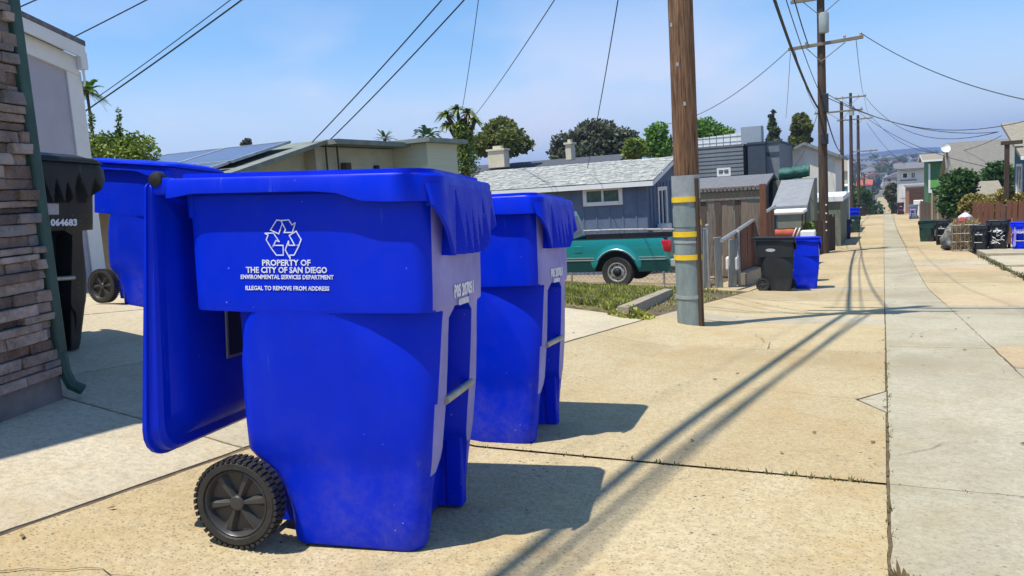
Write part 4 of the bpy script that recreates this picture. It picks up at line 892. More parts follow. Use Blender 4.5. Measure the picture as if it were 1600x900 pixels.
# ---------------------------------------------------------------- fences
def board_fence(label,pts,htop,m,bw=.15,gap=.012,th=.022,name='wooden_fence',jit=.02,post=None,base=.03,mb_=None):
    """boards one by one along a polyline; htop(t) gives the height above ground"""
    T=thing(name,label,'fence',(pts[0][0],pts[0][1],g(*pts[0])))
    o0=Vector((pts[0][0],pts[0][1],g(*pts[0]))); tot=sum((Vector(pts[i+1])-Vector(pts[i])).length for i in range(len(pts)-1)); s0=0; cnt=0
    cache={}
    for i in range(len(pts)-1):
        a,c=Vector(pts[i]),Vector(pts[i+1]); L_=(c-a).length; n=int(L_/(bw+gap)); ang=math.atan2((c-a).y,(c-a).x)
        for k in range(n):
            q=a.lerp(c,(k+.5)/n); h=htop((s0+L_*(k+.5)/n)/tot)+random.uniform(-jit,jit); key=(round(h,1),random.randint(0,2))
            if key not in cache: 
                hh=key[0]; cache[key]=MB().bbox(-bw/2,bw/2,-th/2,th/2,base,hh,.004).mesh('board',random.choice(mb_) if mb_ else m)
            o=link('board',cache[key],T); o.location=(q.x-o0.x,q.y-o0.y,g(q.x,q.y)-o0.z); o.rotation_euler=(random.uniform(-.01,.01),random.uniform(-.012,.012),ang); cnt+=1
        s0+=L_
    return T,o0
def rail(T,o0,p0,p1,w,h,m,name='rail'):
    b=MB(); b.tube([Vector(p0)-o0,Vector(p1)-o0],w,6); return b.obj(name,m,T)
gw2=[grey_wood,mat('darker weathered boards',(.10,.072,.052),.9,.4,5,stretch=(4,4,.6)),mat('lighter weathered boards',(.20,.155,.115),.9,.3,5,stretch=(4,4,.6))]
Tf,o0=board_fence('weathered grey brown board fence with lattice top behind the chain link',[(-4.42,20.5),(-2.75,20.5)],lambda t:1.96,grey_wood,mb_=gw2)
zt=g(-2.8,20.5)+1.99
for zz_ in (zt+.01,zt+.30): 
    b=MB(); b.bbox(-4.45,-2.7,20.46,20.54,zz_,zz_+.05,.006); b.v=[tuple(Vector(v)-o0) for v in b.v]; b.obj('rail',grey_wood,Tf)
lt=MB().box(-.012,.012,-.012,.012,0,.25).mesh('lattice_slat',gw2[1])
for k in range(17):
    o=link('lattice_slat',lt,Tf); o.location=Vector((-4.38+k*.1,20.5,zt+.055))-o0
b=MB(); b.box(-4.42,-2.75,20.495,20.505,zt+.17,zt+.19); b.v=[tuple(Vector(v)-o0) for v in b.v]; b.obj('lattice_bar',gw2[1],Tf)
b=MB(); b.bbox(-2.78,-2.64,20.42,20.56,g(-2.7,20.5)-.1,zt+.38,.01); b.v=[tuple(Vector(v)-o0) for v in b.v]; b.obj('post',brown_wood,Tf)
# brown side fence rising along the alley, on a concrete footing
fx=-2.98
Tb,o1=board_fence('dark brown board fence running along the alley with sloping grey top rail',[(fx,17.9),(fx,25)],lambda t:1.25+.55*t,brown_wood,jit=.0)
rl=galv=mat('galvanised pipe',(.38,.38,.36),.5,.25,10,metal=.5)
rail(Tb,o1,(fx+.02,16.2,g(fx,16.2)+1.02),(fx+.02,25,g(fx,25)+1.85),.045,0,galv,'top_rail')
b=MB(); b.loft([[Vector((fx+.02,y,g(fx,y)-.1)),Vector((fx+.22,y,g(fx,y)-.1)),Vector((fx+.2,y,g(fx,y)+.28)),Vector((fx+.02,y,g(fx,y)+.30))] for y in (18,20,22,25)]); b.v=[tuple(Vector(v)-o1) for v in b.v]; b.obj('footing',kerb,Tb)
# gate made of pale planks standing in front of it
Tg=thing('gate','leaning pale plank gate with rusty wire between two pipe posts beside the chain link','gate',(-3.2,17.0,g(-3.2,17.0)))
pl=mat('pale silvery plank',(.30,.31,.28),.85,.3,6,stretch=(4,4,.7))
for (dx,dy,wd,h,rot) in ((-.25,-.1,.16,1.28,.03),(-.02,.15,.20,1.10,-.02),(.20,.5,.22,1.05,.05)):
    b=MB(); b.bbox(-wd/2,wd/2,-.02,.02,0,h,.006); o=b.obj('plank',pl,Tg); o.location=(dx,dy,g(-3.2+dx,17+dy)-g(-3.2,17)); o.rotation_euler=(0,rot,.9)
for (dx,dy,h) in ((-.32,-.15,1.36),(-.20,-.05,1.32),(.30,.8,1.2)):
    b=MB(); b.tube([(0,0,-.1),(0,0,h)],.035,10); b.lathe([(.036,h),(.045,h+.01),(.04,h+.04),(.01,h+.06)],10); o=b.obj('post',galv,Tg,40); o.location=(dx,dy,g(-3.2+dx,17+dy)-g(-3.2,17))
b=MB(); b.bbox(.05,.32,.55,.8,.3,.62,.05); b.obj('paint_bucket',trim_w,Tg)
# chain link fence
def chain(label,p0,p1,h,step=.11,r=.004,top=True):
    T=thing('chain_link_fence',label,'fence',(p0[0],p0[1],g(*p0))); o0=Vector((p0[0],p0[1],g(*p0))); a=Vector(p0);c=Vector(p1); L_=(c-a).length; d=(c-a)/L_
    def W3(s,z): q=a+d*s; return Vector((q.x,q.y,g(q.x,q.y)+z))-o0
    b=MB(); n=int(L_/step); hh=h
    for i in range(-int(hh/step),n):
        for sg in (1,-1):
            s0,s1=(i*step,i*step+hh) if sg>0 else (i*step+hh,i*step)
            z0_,z1_=0,hh
            # clip to 0..L
            def cl(s0,z0_,s1,z1_):
                if s0<0: t=(0-s0)/(s1-s0); s0,z0_=0,z0_+(z1_-z0_)*t
                if s0>L_: t=(L_-s0)/(s1-s0); s0,z0_=L_,z0_+(z1_-z0_)*t
                return s0,z0_
            a0=cl(s0,z0_,s1,z1_); a1=cl(s1,z1_,s0,z0_)
            if abs(a0[0]-a1[0])<.02: continue
            b.tube([W3(a0[0],a0[1]+.03),W3(a1[0],a1[1]+.03)],r,3,False)
    m_=b.obj('mesh_wire',galv,T,kind='stuff')
    for s in [k*2.4 for k in range(int(L_/2.4)+1)]+[L_]:
        b=MB(); b.tube([W3(s,-.1),W3(s,h+.08)],.03,8); b.obj('post',galv,T,40)
    b=MB(); b.tube([W3(L_*k/8,h+.05) for k in range(9)],.025,8); b.obj('top_rail',galv,T,40)
    return T
chain('chain link fence with pipe top rail between the teal truck and the blue house',(-9.5,18.6),(-3.75,18.2),1.22,step=.12)
chain('short chain link section beside the pale plank gate',(-3.72,18.15),(-3.5,16.9),1.22)
# right side fences
Tr,o2=board_fence('brown board fence behind the row of bins on the right',[(p(1522,0,34).x,34),(6.6,34)],lambda t:1.66,brown_wood,mb_=[brown_wood,mat('redder boards',(.19,.07,.045),.85,.2,6),mat('duller boards',(.13,.065,.045),.85,.2,6)],bw=.16)
Tl,o3=board_fence('pale weathered picket fence with tall posts at the end of the bin row',[(p(1456,0,43).x,43),(p(1490,0,41).x,41)],lambda t:1.95,pale_wood,mb_=[pale_wood,gw2[0],gw2[1]],bw=.14)
b=MB(); 
for px in (1457,1467): q=Vector((p(px,0,42.8).x,42.8,0)); q.z=g(q.x,q.y); b.bbox(q.x-o3.x-.05,q.x-o3.x+.05,q.y-o3.y-.05,q.y-o3.y+.05,q.z-o3.z,q.z-o3.z+2.15,.01)
b.obj('post',pale_wood,Tl)
Tx,o4=board_fence('fence of dark boards between picket fence and terracotta wall further down the right side',[(p(1438,0,62).x,62),(p(1455,0,44).x,44)],lambda t:1.7,gw2[1],bw=.2)
b=MB(); xa=p(1438,0,66).x; b.box(xa,xa+.2,58,68,g(xa,62)-.8,g(xa,62)+1.3); tag(b.obj('garden_wall',mat('terracotta wall',(.33,.17,.10),.85,.2,3)),'terracotta garden wall past the white refrigerator','wall')
Ty,o5=board_fence('short stack of dark upright boards beside the second utility pole',[(p(1262,0,32).x,32.2),(p(1283,0,32).x,32.6)],lambda t:1.35,gw2[1],bw=.13,mb_=[gw2[1],dark_pole])
Tz,o6=board_fence('dark plank screen immediately right of the second utility pole base',[(p(1289,0,33.8).x,33.6),(p(1299,0,34).x,34.4)],lambda t:1.45,dark_pole,bw=.12)
Tq,o7=board_fence('cream board fence beyond the second pole next to the olive garage',[(p(1299,0,44).x,40),(p(1310,0,44).x,47)],lambda t:1.6,cream_w,bw=.3)
# ---------------------------------------------------------------- pickup truck
teal_p=mat('teal metallic paint',(.006,.25,.25),.25,.08,2,spec=.6,coat=1,metal=.15); teal_d=mat('dark teal lower paint',(.006,.05,.048),.4,.1,3,coat=.4)
chrome=mat('pale trim strip',(.6,.64,.62),.25,.05,5,metal=.5); rubber=mat('tyre rubber',(.045,.04,.035),.85,.3,20); wheel_s=mat('steel wheel',(.40,.37,.33),.5,.2,10,metal=.3); redl=mat('red tail lamp',(.45,.012,.02),.15,.1,8,coat=.6); blackv=mat('black trim',(.012,.012,.013),.6,.2,8)
def truck():
    T=thing('pickup_truck','teal compact pickup truck parked on the planting beside the blue house','pickup truck')
    WB,R=2.75,.325
    def side(sgn):
        b=MB(); xs_=[-1.10+i*.0725 for i in range(72)]; xs_=[x for x in xs_ if x<=3.62]; V=[];nz=13
        def arch(x):
            z=.36
            for cx_ in (0,WB):
                if abs(x-cx_)<.44: z=max(z,.33+sqrt(max(0,.44**2-(x-cx_)**2)))
            return z
        for x in xs_:
            zt_=1.0 if x<1.25 else (1.0 if x<2.2 else 1.0-.05*(x-2.2)/1.4-.10*max(0,(x-3.2)/.4)**2)
            z0_=arch(x)
            for k in range(nz):
                t=k/(nz-1); z=z0_+(zt_-z0_)*t; y=.85-.16*max(0,(z-.80))**1.6*2.2-.10*max(0,.62-z)**1.5*2-(.20*max(0,(x-3.2)/.42)**2)-(.06*max(0,(-.95-x)/.15)**2)
                fl=0
                for cx_ in (0,WB):
                    d_=sqrt((x-cx_)**2+(z-.33)**2); 
                    if d_<.56 and z>.4: fl=max(fl,.03*(1-max(0,d_-.46)/.10))
                V.append(Vector((x,sgn*(y+fl),z)))
        F=[(i*nz+k,(i+1)*nz+k,(i+1)*nz+k+1,i*nz+k+1) for i in range(len(xs_)-1) for k in range(nz-1)]
        b.add(V,F); return b,xs_,V,nz
    for s_ in (1,-1):
        b,xs_,V,nz=side(s_); b.obj('body_side',teal_p,T,40)
        # lower rocker and trim strip
        for (a,c) in ((-1.02,-.47),(.47,2.28),(3.22,3.5)): MB().box(a,c,s_*.852-.006,s_*.852+.006,.575,.592).obj('trim_strip',chrome,T); MB().box(a,c,s_*.854-.006,s_*.854+.006,.625,.637).obj('trim_strip',chrome,T)
        st=MB()
        arcp=[(.47*cos(radians(a)),s_*.882,.33+.47*sin(radians(a))) for a in range(33,148,6)]
        st.tube(arcp,.009,5); st.obj('trim_strip',chrome,T)
        for (a,c) in ((-1.08,-.46),(.46,2.29),(3.21,3.5)): MB().box(a,c,s_*.835-.008,s_*.835+.012,.34,.57).obj('lower_panel',teal_d,T)
        tl=MB(); tl.bbox(-1.13,-.92,s_*.80-.05,s_*.80+.045,.72,.96,.03); tl.obj('tail_lamp',redl,T,40)
        for cx_ in (0,WB):
            M=Matrix.Translation((cx_,s_*.74,R))@Matrix.Rotation(radians(-90)*s_,4,'X')
            w=MB().lathe([(R*.60,-.10),(R*.9,-.105),(R*.99,-.08),(R,0),(R*.99,.08),(R*.92,.10),(R*.62,.085),(R*.58,.0)],36,M).obj('wheel',rubber,T,40)
            rm=MB().lathe([(R*.60,.05),(R*.62,.088),(R*.56,.09),(R*.50,.05),(R*.42,.065),(R*.30,.075),(R*.27,.03),(.01,.03)],32,M); rm.obj('rim',wheel_s,w,30)
            hb=MB(); 
            for k in range(8): 
                a=2*pi*k/8; hb.lathe([(.014,.068),(.014,.078)],8,M@Matrix.Translation((R*.46*cos(a),R*.46*sin(a),0)))
            hb.lathe([(R*.24,.03),(R*.24,.085),(R*.15,.11),(.01,.115)],20,M); hb.obj('hub_cap',blackv,w,40)
    for s_ in (1,-1):
        g_=MB(); g_.box(1.225,1.24,s_*.838-.016,s_*.838+.016,.60,.98); g_.obj('panel_gap',blackv,T)
        g_=MB(); g_.bbox(.72,.90,s_*.846-.01,s_*.846+.012,.74,.88,.008); g_.obj('fuel_door',teal_p,T)
    b=MB(); b.box(-1.08,-1.03,-.80,.80,.45,.99); b.obj('tailgate',teal_p,T); b=MB(); b.bbox(-1.2,-1.10,-.82,.82,.42,.58,.02); b.obj('rear_bumper',chrome,T)
    b=MB(); b.box(-1.03,1.2,-.76,.76,.5,.56); b.box(-1.05,1.22,.755,.82,.9,1.015); b.box(-1.05,1.22,-.82,-.755,.9,1.015); b.obj('bed',blackv,T)
    b=MB(); b.box(-.9,3.4,-.62,.62,.32,.5); b.box(-.5,.5,-.72,.72,.42,.86); b.obj('chassis',blackv,T)
    # cab
    cab=MB(); sec=[(1.25,.98,.78),(2.45,.98,.80)]
    cab.loft([[Vector((1.24,y,.97)) for y in (-.79,.79)]+[Vector((2.6,y,.97)) for y in (.79,-.79)],[Vector((1.30,-.72,1.35)),Vector((1.30,.72,1.35)),Vector((2.28,.70,1.35)),Vector((2.28,-.70,1.35))],[Vector((1.36,-.64,1.56)),Vector((1.36,.64,1.56)),Vector((1.98,.62,1.58)),Vector((1.98,-.62,1.58))]]); cab.obj('cab',teal_p,T)
    for s_ in (1,-1):
        gl=MB(); gl.add([Vector((1.40,s_*.776,1.04)),Vector((2.35,s_*.776,1.04)),Vector((1.98,s_*.652,1.50)),Vector((1.46,s_*.652,1.50))],[(0,1,2,3)]); gl.v=[(v[0],v[1]+s_*.012,v[2]) for v in gl.v]; gl.obj('side_window',glass,T)
    gl=MB(); gl.add([Vector((1.243,-.66,1.03)),Vector((1.243,.66,1.03)),Vector((1.325,.58,1.46)),Vector((1.325,-.58,1.46))],[(0,1,2,3)]); gl.v=[(v[0]-.008,v[1],v[2]) for v in gl.v]; gl.obj('rear_window',glass,T)
    gl=MB(); gl.add([Vector((2.58,-.68,1.0)),Vector((2.58,.68,1.0)),Vector((2.06,.56,1.52)),Vector((2.06,-.56,1.52))],[(0,1,2,3)]); gl.v=[(v[0]+.012,v[1],v[2]+.01) for v in gl.v]; gl.obj('windshield',glass,T)
    hd=MB(); hd.loft([[Vector((2.5,-.8,.96)),Vector((2.5,.8,.96)),Vector((2.5,.76,1.02)),Vector((2.5,-.76,1.02))],[Vector((3.55,-.7,.86)),Vector((3.55,.7,.86)),Vector((3.5,.68,.92)),Vector((3.5,-.68,.92))]]); hd.obj('hood',teal_p,T)
    b=MB(); b.bbox(3.5,3.66,-.8,.8,.40,.58,.03); b.obj('front_bumper',chrome,T); b=MB(); b.box(3.5,3.6,-.5,.5,.6,.85); b.obj('grille',blackv,T)
    for s_ in (1,-1): b=MB(); b.bbox(3.48,3.6,s_*.6-.1,s_*.6+.1,.64,.84,.02); b.obj('headlight',trim_w,T)
    return T
tr=truck(); tY=16.15; tx=gx(966,15.35)
tr.matrix_world=Matrix.Translation((tx,tY,g(tx,15.4)+.0))@Matrix.Rotation(pi,4,'Z')@Matrix.Rotation(.0,4,'X')@Matrix.Scale(1.0,4)
# ---------------------------------------------------------------- utility cart with canopy
cX=(atY(1203,330,25.5).x+atY(1256,330,25.5).x)/2; cw=(atY(1256,330,25.5).x-atY(1203,330,25.5).x)/2; cz=g(cX,25.5)
T=thing('utility_cart','small cart with white canopy and rolled rust red cushions behind the black bin','cart',(cX,25.5,cz)); topz=atY(1230,329,25.5).z-cz
b=MB(); b.bbox(-cw,cw,-.05,1.3,topz-.12,topz,.05); b.obj('canopy',trim_w,T)
for s_ in (-1,1):
    for y in (.05,1.2): MB().tube([(s_*(cw-.06),y,.3),(s_*(cw-.05),y,topz-.1)],.022,8).obj('post',mat('blue post',(.03,.10,.18),.5,.1,5) if s_<0 else dark_pole,T)
b=MB(); b.bbox(-cw+.02,cw-.02,.0,1.2,.75,.82,.02); b.obj('tray',mat('brown tray',(.25,.14,.09),.8,.3,6),T)
b=MB(); rings=[]
for i in range(13):
    t=i/12; x=-cw+.08+t*(1.7*cw-.12); r_=.165*(1-.12*sin(t*pi*1.6)**2)*(.6 if i in(0,12) else 1); rings.append([Vector((x,.2+r_*cos(a),1.0+r_*sin(a))) for a in [2*pi*k/14 for k in range(14)]])
b.loft(rings); rollo=b.obj('rolled_cushion',mat('rust red canvas',(.42,.10,.055),.85,.25,8),T,50)
for dx in (.62*cw,.40*cw):
    b=MB(); b.tube([(dx+.07*sin(a),.2+.178*cos(a),1.0+.178*sin(a)) for a in [2*pi*k/16 for k in range(17)]],.018,6); b.obj('strap',trim_w,rollo)
b=MB(); b.box(-cw+.05,cw-.05,.1,1.1,.2,.74); b.obj('cart_body',blackv,T)
for s_ in (-1,1):
    for y in (.15,1.05): wheel(T,s_*(cw-.06),y,.2,.2,.09,1,rubber,rim_m)
cq=Vector((atY(1263,378,20).x,20,0)); cq.z=g(cq.x,20)
b=MB(); b.bbox(-.16,.16,-.2,.2,.0,1.22,.02); o=b.obj('white_crate',trim_w); o.location=cq; tag(o,'white cardboard carton standing behind the blue bin past the utility pole','carton')
# ---------------------------------------------------------------- distant bins and boxes
def recolor(o,old,new):
    for ch in [k for k in C.objects if k.parent==o or (k.parent and k.parent.parent==o)]:
        if ch.data and len(ch.data.materials) and ch.data.materials[0]==old:
            ch.data=ch.data.copy(); ch.data.materials[0]=new
navy_p=mat('navy cart plastic',(.008,.016,.10),.5,.2,4); maroon_p=mat('maroon plastic',(.07,.02,.05),.5,.2,4)
c=clone(blueC,'navy bin beside the thin white pipe far down the left of the alley',1319,45,0,.85); recolor(c,blue_p,navy_p)
c=clone(blackC,'dark green bin behind the navy one, far down the left of the alley',1335,53,0,.85); recolor(c,black_p,dgreen_p)
clone(blueC,'bright blue bin furthest down the left side of the alley',1335,72,0,1.0)
clone(blueC,'second blue bin just in front of the furthest one on the left',1333,64,.2,.9)
clone(blackC,'black bin by the far left hedge beyond the group of three poles',1347,88,0,1.0)
c=clone(blackC,'dark green bin with grey lid alone in front of the pale picket fence',1450,40,pi*.9,.80); recolor(c,black_p,dgreen_p)
clone(blackC,'black bin at the far end of the crowded row on the right',1475,37,-pi*.62,.86)
clone(blackC,'black bin with two grey marks in the middle of the right hand row',1532,31.2,-pi*.60,.80)
c=clone(blackC,'black bin with white scribbles standing second from the right edge',1560,31.4,-pi*.58,.93)
sc_=MB()
for k in range(16):
    a=Vector((.425,random.uniform(-.2,.2),random.uniform(.2,.85))); pts=[a+Vector((0,random.uniform(-.05,.05)*j,random.uniform(-.03,.03)*j)) for j in range(4)]; sc_.tube(pts,.009,4)
sc_.obj('scribble',pale_ink,c)
clone(blueC,'blue recycling bin at the right edge of the picture',1597,31.0,-pi*.60,.86)
c=clone(blackC,'maroon bin standing against the planting beyond the white refrigerator',1407,88,-pi*.5,1.0); recolor(c,black_p,maroon_p)
c=clone(blueC,'greyish navy bin in front of the white refrigerator',1427,74,-pi*.55,1.0); recolor(c,blue_p,mat('faded grey blue plastic',(.12,.17,.24),.6,.2,4))
T=thing('refrigerator','white refrigerator standing at the right alley edge beside the terracotta wall','refrigerator',(gx(1435,77),77,g(2.7,77))); b=MB(); b.bbox(-.36,.36,0,.7,.03,1.0,.03); b.obj('lower_door',trim_w,T); b=MB(); b.bbox(-.36,.36,0,.7,1.02,1.5,.03); b.obj('upper_door',trim_w,T)
T=thing('refrigerator','tall white water heater cabinet behind the navy bin on the left','cabinet',(gx(1312,52),52,g(-3,52))); T.name='water_heater'; b=MB(); b.bbox(-.35,.35,0,.6,0,1.55,.04); b.obj('cabinet_body',trim_w,T); b=MB(); b.tube([(0,.3,1.5),(0,.3,2.0)],.07,8); b.obj('vent_pipe',galv,T)
q=Vector((gx(1327,46),46,0)); q.z=g(q.x,46); b=MB(); b.tube([q,q+Vector((0,0,4.1))],.045,8); tag(b.obj('white_pipe_post',trim_w),'thin white pipe post in front of the far group of poles','post')
# clutter on the right
def blob(name,label,cat,px,Y,r,h,m,seed=0,dz=0,X=None):
    x=gx(px,Y) if X is None else X; b=MB(); rings=[]
    for i in range(11):
        t=i/10; rr=r*(sin(pi*min(.97,max(.03,t**.8)))**.6)*(1-.3*t); rings.append([Vector((rr*cos(a)*(1+.3*noise.noise(Vector((cos(a)*2,sin(a)*2,t*4+seed)))),rr*sin(a)*(1+.3*noise.noise(Vector((cos(a)*2+5,sin(a)*2,t*4+seed)))),h*t)) for a in [2*pi*k/18 for k in range(18)]])
    b.loft(rings); o=b.obj(name,m,smooth=50); o.location=(x,Y,g(x,Y)+dz); return tag(o,label,cat)
blob('trash_bag','crumpled clear grey bag of clippings beside the far black bin in the right row','trash bag',1487,34.5,.42,.95,mat('clear grey bag',(.10,.12,.10),.35,.6,6,col2=(.28,.29,.25),bump=.04,bscale=8),1)
blob('trash_bag','dark bag slumped at the alley edge below the grey bag','trash bag',1484,33.2,.36,.5,mat('dark bag',(.05,.05,.05),.4,.4,6,bump=.04,bscale=8),2)
blob('cloth_heap','red cloth on top of the bag pile in the right row','cloth',1503,33.3,.22,.22,mat('red cloth',(.42,.03,.05),.8,.2,6),3,dz=.98)
blob('cloth_heap','white and lilac plastic wrap heaped above the red cloth','plastic wrap',1508,34.2,.28,.35,mat('white plastic',(.6,.57,.7),.4,.2,6),4,dz=1.0)
T=thing('wire_crate','tan wire crate stuffed with dry branches in the right row','crate',(gx(1507,32.6),32.6,g(3,32.6)+.0)); b=MB()
for k in range(7):
    for (u0,v0,u1,v1) in ((-.4+k*.13,-.3,-.4+k*.13,-.3),(-.4+k*.13,.3,-.4+k*.13,.3)): b.tube([(u0,v0,0),(u1,v1,.95)],.012,4)
for z in (.05,.35,.65,.95):
    b.tube([(-.4,-.3,z),(.4,-.3,z),(.4,.3,z),(-.4,.3,z),(-.4,-.3,z)],.012,4)
b.obj('wire_frame',galv,T); b=MB()
for _ in range(1500):
    p0=Vector((random.uniform(-.40,.40),random.uniform(-.31,.28),random.uniform(0,1.0))); d=Vector((random.uniform(-1,1),random.uniform(-1,1),random.uniform(.2,1.5))).normalized()*random.uniform(.1,.3); s=d.cross(Vector((.3,.5,.1))).normalized()*.012; b.add([p0-s,p0+s,p0+d+s*.3,p0+d-s*.3],[(0,1,2,3)])
b.obj('dry_branches',mat('dry straw branches',(.30,.22,.10),.9,.5,6),T,'leaf')
# ---------------------------------------------------------------- vegetation
def leaves(b,c,r,n,s,squash=1,up=.3,shell=.55,asp=.5):
    for _ in range(n):
        v=Vector((random.gauss(0,1),random.gauss(0,1),random.gauss(0,1))).normalized(); rr=r*(shell+(1-shell)*random.random())*(1+.18*noise.noise(v*2.2+c*.7))
        p0=c+Vector((v.x*rr,v.y*rr,v.z*rr*squash)); d=Vector((random.gauss(0,1)+v.x*.8,random.gauss(0,1)+v.y*.8,random.gauss(0,1)*.7+up)).normalized()*s*random.uniform(.6,1.35); e=d.cross(Vector((random.gauss(0,1),random.gauss(0,1),random.gauss(0,1)))).normalized()*s*asp
        b.add([p0-d*.5,p0+e*.5,p0+d*.5,p0-e*.5],[(0,1,2,3)])
def tree(name,label,X,Y,ztop,zbot,wd,m,n=2600,s=.3,clumps=9,squash=.8,trunk_r=.2,depth=None,group=None,barkm=dark_pole,shape='round',seed=1,asp=.55,lean=0):
    random.seed(seed); z0=g(X,Y); T=thing(name,label,'tree',(X,Y,z0),0,group); H=ztop-z0; cb=zbot-z0; hh=(H-cb); dp=depth or wd
    b=MB(); cl=[]
    for k in range(clumps):
        a=random.uniform(0,2*pi); q=random.random()**.5
        if shape=='round': zc=cb+hh*random.uniform(.30,.80); f=sqrt(max(.05,1-((zc-cb)/hh-.45)**2*2.2)); r=hh*random.uniform(.20,.32); cx_=max(0,wd/2*f-r*.9)*q*cos(a); cy_=max(0,dp/2*f-r*.9)*q*sin(a)
        elif shape=='cone': t=(k+.5)/clumps; zc=cb+hh*t*.93; r=wd/2*(1-t*.82)*random.uniform(.85,1.1); cx_=random.uniform(-.1,.1)*wd; cy_=random.uniform(-.1,.1)*wd
        elif shape=='umbrella': zc=cb+hh*random.uniform(.5,.78)-.25*hh*q*q; r=hh*random.uniform(.18,.28); cx_=(wd/2-r)*q*cos(a); cy_=(dp/2-r)*q*sin(a)
        else: zc=cb+hh*random.uniform(.2,.8); r=wd*random.uniform(.16,.3); cx_=(wd/2-r)*q*cos(a); cy_=(dp/2-r)*q*sin(a)
        zc=min(zc,cb+hh-r*squash*.9)
        cl.append((Vector((cx_+lean*zc,cy_,zc)),r))
    if shape in('round','umbrella'): cl.append((Vector((lean*H,0,cb+hh-hh*.27)),hh*.27))
    tot=sum(r*r for _,r in cl)
    for c_,r in cl: leaves(b,c_,r,int(n*r*r/tot),s,squash,.25,.5,asp)
    b.obj('crown',m,T,'leaf')
    t=MB(); t.tube([(0,0,-.3),(.05,0,cb*.6),(lean*H*.5,0,cb+hh*.3)],[trunk_r*1.2,trunk_r,trunk_r*.6],9)
    for c_,r in cl[:7]: t.tube([(0,0,cb*.8),tuple(c_*.6+Vector((0,0,cb*.35))),tuple(c_)],[trunk_r*.5,trunk_r*.35,trunk_r*.15],6)
    t.obj('trunk',barkm,T,40); return T
f_olive=foliage('olive foliage',(.05,.075,.015),(.20,.22,.04)); f_dark=foliage('dark grey green foliage',(.032,.042,.022),(.13,.14,.075)); f_bright=foliage('bright green foliage',(.04,.11,.012),(.17,.32,.04)); f_mid=foliage('mid green foliage',(.018,.06,.012),(.08,.16,.03)); f_yel=foliage('yellow green foliage',(.06,.11,.014),(.26,.34,.05)); f_dry=foliage('dry ochre foliage',(.14,.11,.025),(.40,.33,.08)); f_cyp=foliage('cypress foliage',(.03,.05,.015),(.10,.13,.04)); f_dead=foliage('dead frond',(.16,.11,.05),(.36,.27,.13))
def ptree(name,label,pxc,ytop,ybot,pw,Y,m,**k):
    X=atY(pxc,ybot,Y).x; zt_=atY(pxc,ytop,Y).z; zb_=atY(pxc,ybot,Y).z; wd=(atY(pxc+pw/2,ybot,Y)-atY(pxc-pw/2,ybot,Y)).length*.95
    return tree(name,label,X,Y,zt_,zb_,wd,m,**k)
ptree('round_tree','olive green round topped tree behind the cordyline',788,176,264,104,38,f_olive,n=9500,s=.26,clumps=22,seed=3,shape='umbrella')
ptree('broad_dark_tree','broad dark grey green tree behind the blue house roof',930,178,275,158,48,f_dark,n=15000,s=.30,clumps=34,seed=5,shape='umbrella')
ptree('bright_green_tree','low bright yellow green tree in front of the broad dark tree',990,212,258,50,36,f_yel,n=3600,s=.2,clumps=9,seed=6)
ptree('green_tree','leafy mid green tree immediately left of the near pole top',1028,188,262,56,42,f_bright,n=3800,s=.24,clumps=10,seed=8)
ptree('green_tree','tall green tree with separate leafy tufts right of the near pole',1105,176,250,100,50,f_bright,n=5200,s=.28,clumps=17,seed=12,shape='loose')
ptree('cypress_tree','narrow pointed conifer left of the twin tree over the white gable house',1208,166,245,34,64,f_cyp,n=3600,s=.32,clumps=12,seed=15,shape='cone')
ptree('leaning_tree','dense twin topped olive tree behind the white gable house',1243,170,245,48,64,f_olive,n=5200,s=.32,clumps=14,seed=16,shape='loose',lean=.05)
ptree('leaning_tree','slimmer right hand olive tree beside the second pole',1263,180,245,26,62,f_olive,n=2200,s=.28,clumps=7,seed=18,shape='loose')
ptree('citrus_tree','bright leafy bush with two upright shoots above the black bin at left',185,205,285,110,8.6,f_yel,n=3800,s=.075,clumps=16,seed=21,trunk_r=.05,shape='loose')
for (px,yt,lab) in ((143,178,'left'),(186,170,'right')):
    o_=[k for k in C.objects if k.name.startswith('citrus_tree')][0]; b=MB(); q=atY(px,262,8.6); q2=atY(px,yt,8.6); random.seed(px)
    b.tube([q,q2],.006,5)
    for k in range(60): c_=q.lerp(q2,random.uniform(.1,1)); leaves(b,c_,.05,3,.07)
    b.v=[tuple(Vector(v)-o_.location) for v in b.v]; b.obj('shoot',f_yel,o_,'leaf')
ptree('small_tree_top','small dark treetop showing over the solar roof ridge',387,214,240,20,60,f_dark,n=700,s=.3,clumps=4,seed=23)
ptree('bush','large dark green bush behind the picket fence on the right',1500,256,350,84,40.5,f_mid,n=5200,s=.22,clumps=14,seed=25,trunk_r=.1)
ptree('bush','green bush nearest the pergola post at the right edge',1556,248,330,70,49,f_mid,n=4800,s=.2,clumps=13,seed=26,trunk_r=.1)
ptree('bush','lower green bush left of the large one near the green house',1474,290,345,50,50,f_mid,n=3000,s=.22,clumps=9,seed=27,trunk_r=.1)
ptree('dry_shrub','tall ochre flowering shrub behind the brown fence, right part',1570,290,345,84,36.5,f_dry,n=4600,s=.14,clumps=12,seed=28,trunk_r=.05)
ptree('dry_shrub','ochre flowering shrub spilling over at the left end of the brown fence',1522,298,352,60,37,f_dry,n=3600,s=.14,clumps=9,seed=29,trunk_r=.05)
ptree('dark_tree','dark shrubby tree right of the far alley before the white two storey house',1394,284,322,24,112,f_dark,n=1600,s=.5,clumps=7,seed=31)
ptree('dark_tree','green hedge tree at the left edge of the far alley',1353,298,326,16,108,f_mid,n=1000,s=.5,clumps=5,seed=32)
ptree('green_shrub','light green shrub beside the utility cart',1262,345,385,18,27,f_yel,n=900,s=.12,clumps=5,seed=33,trunk_r=.04)
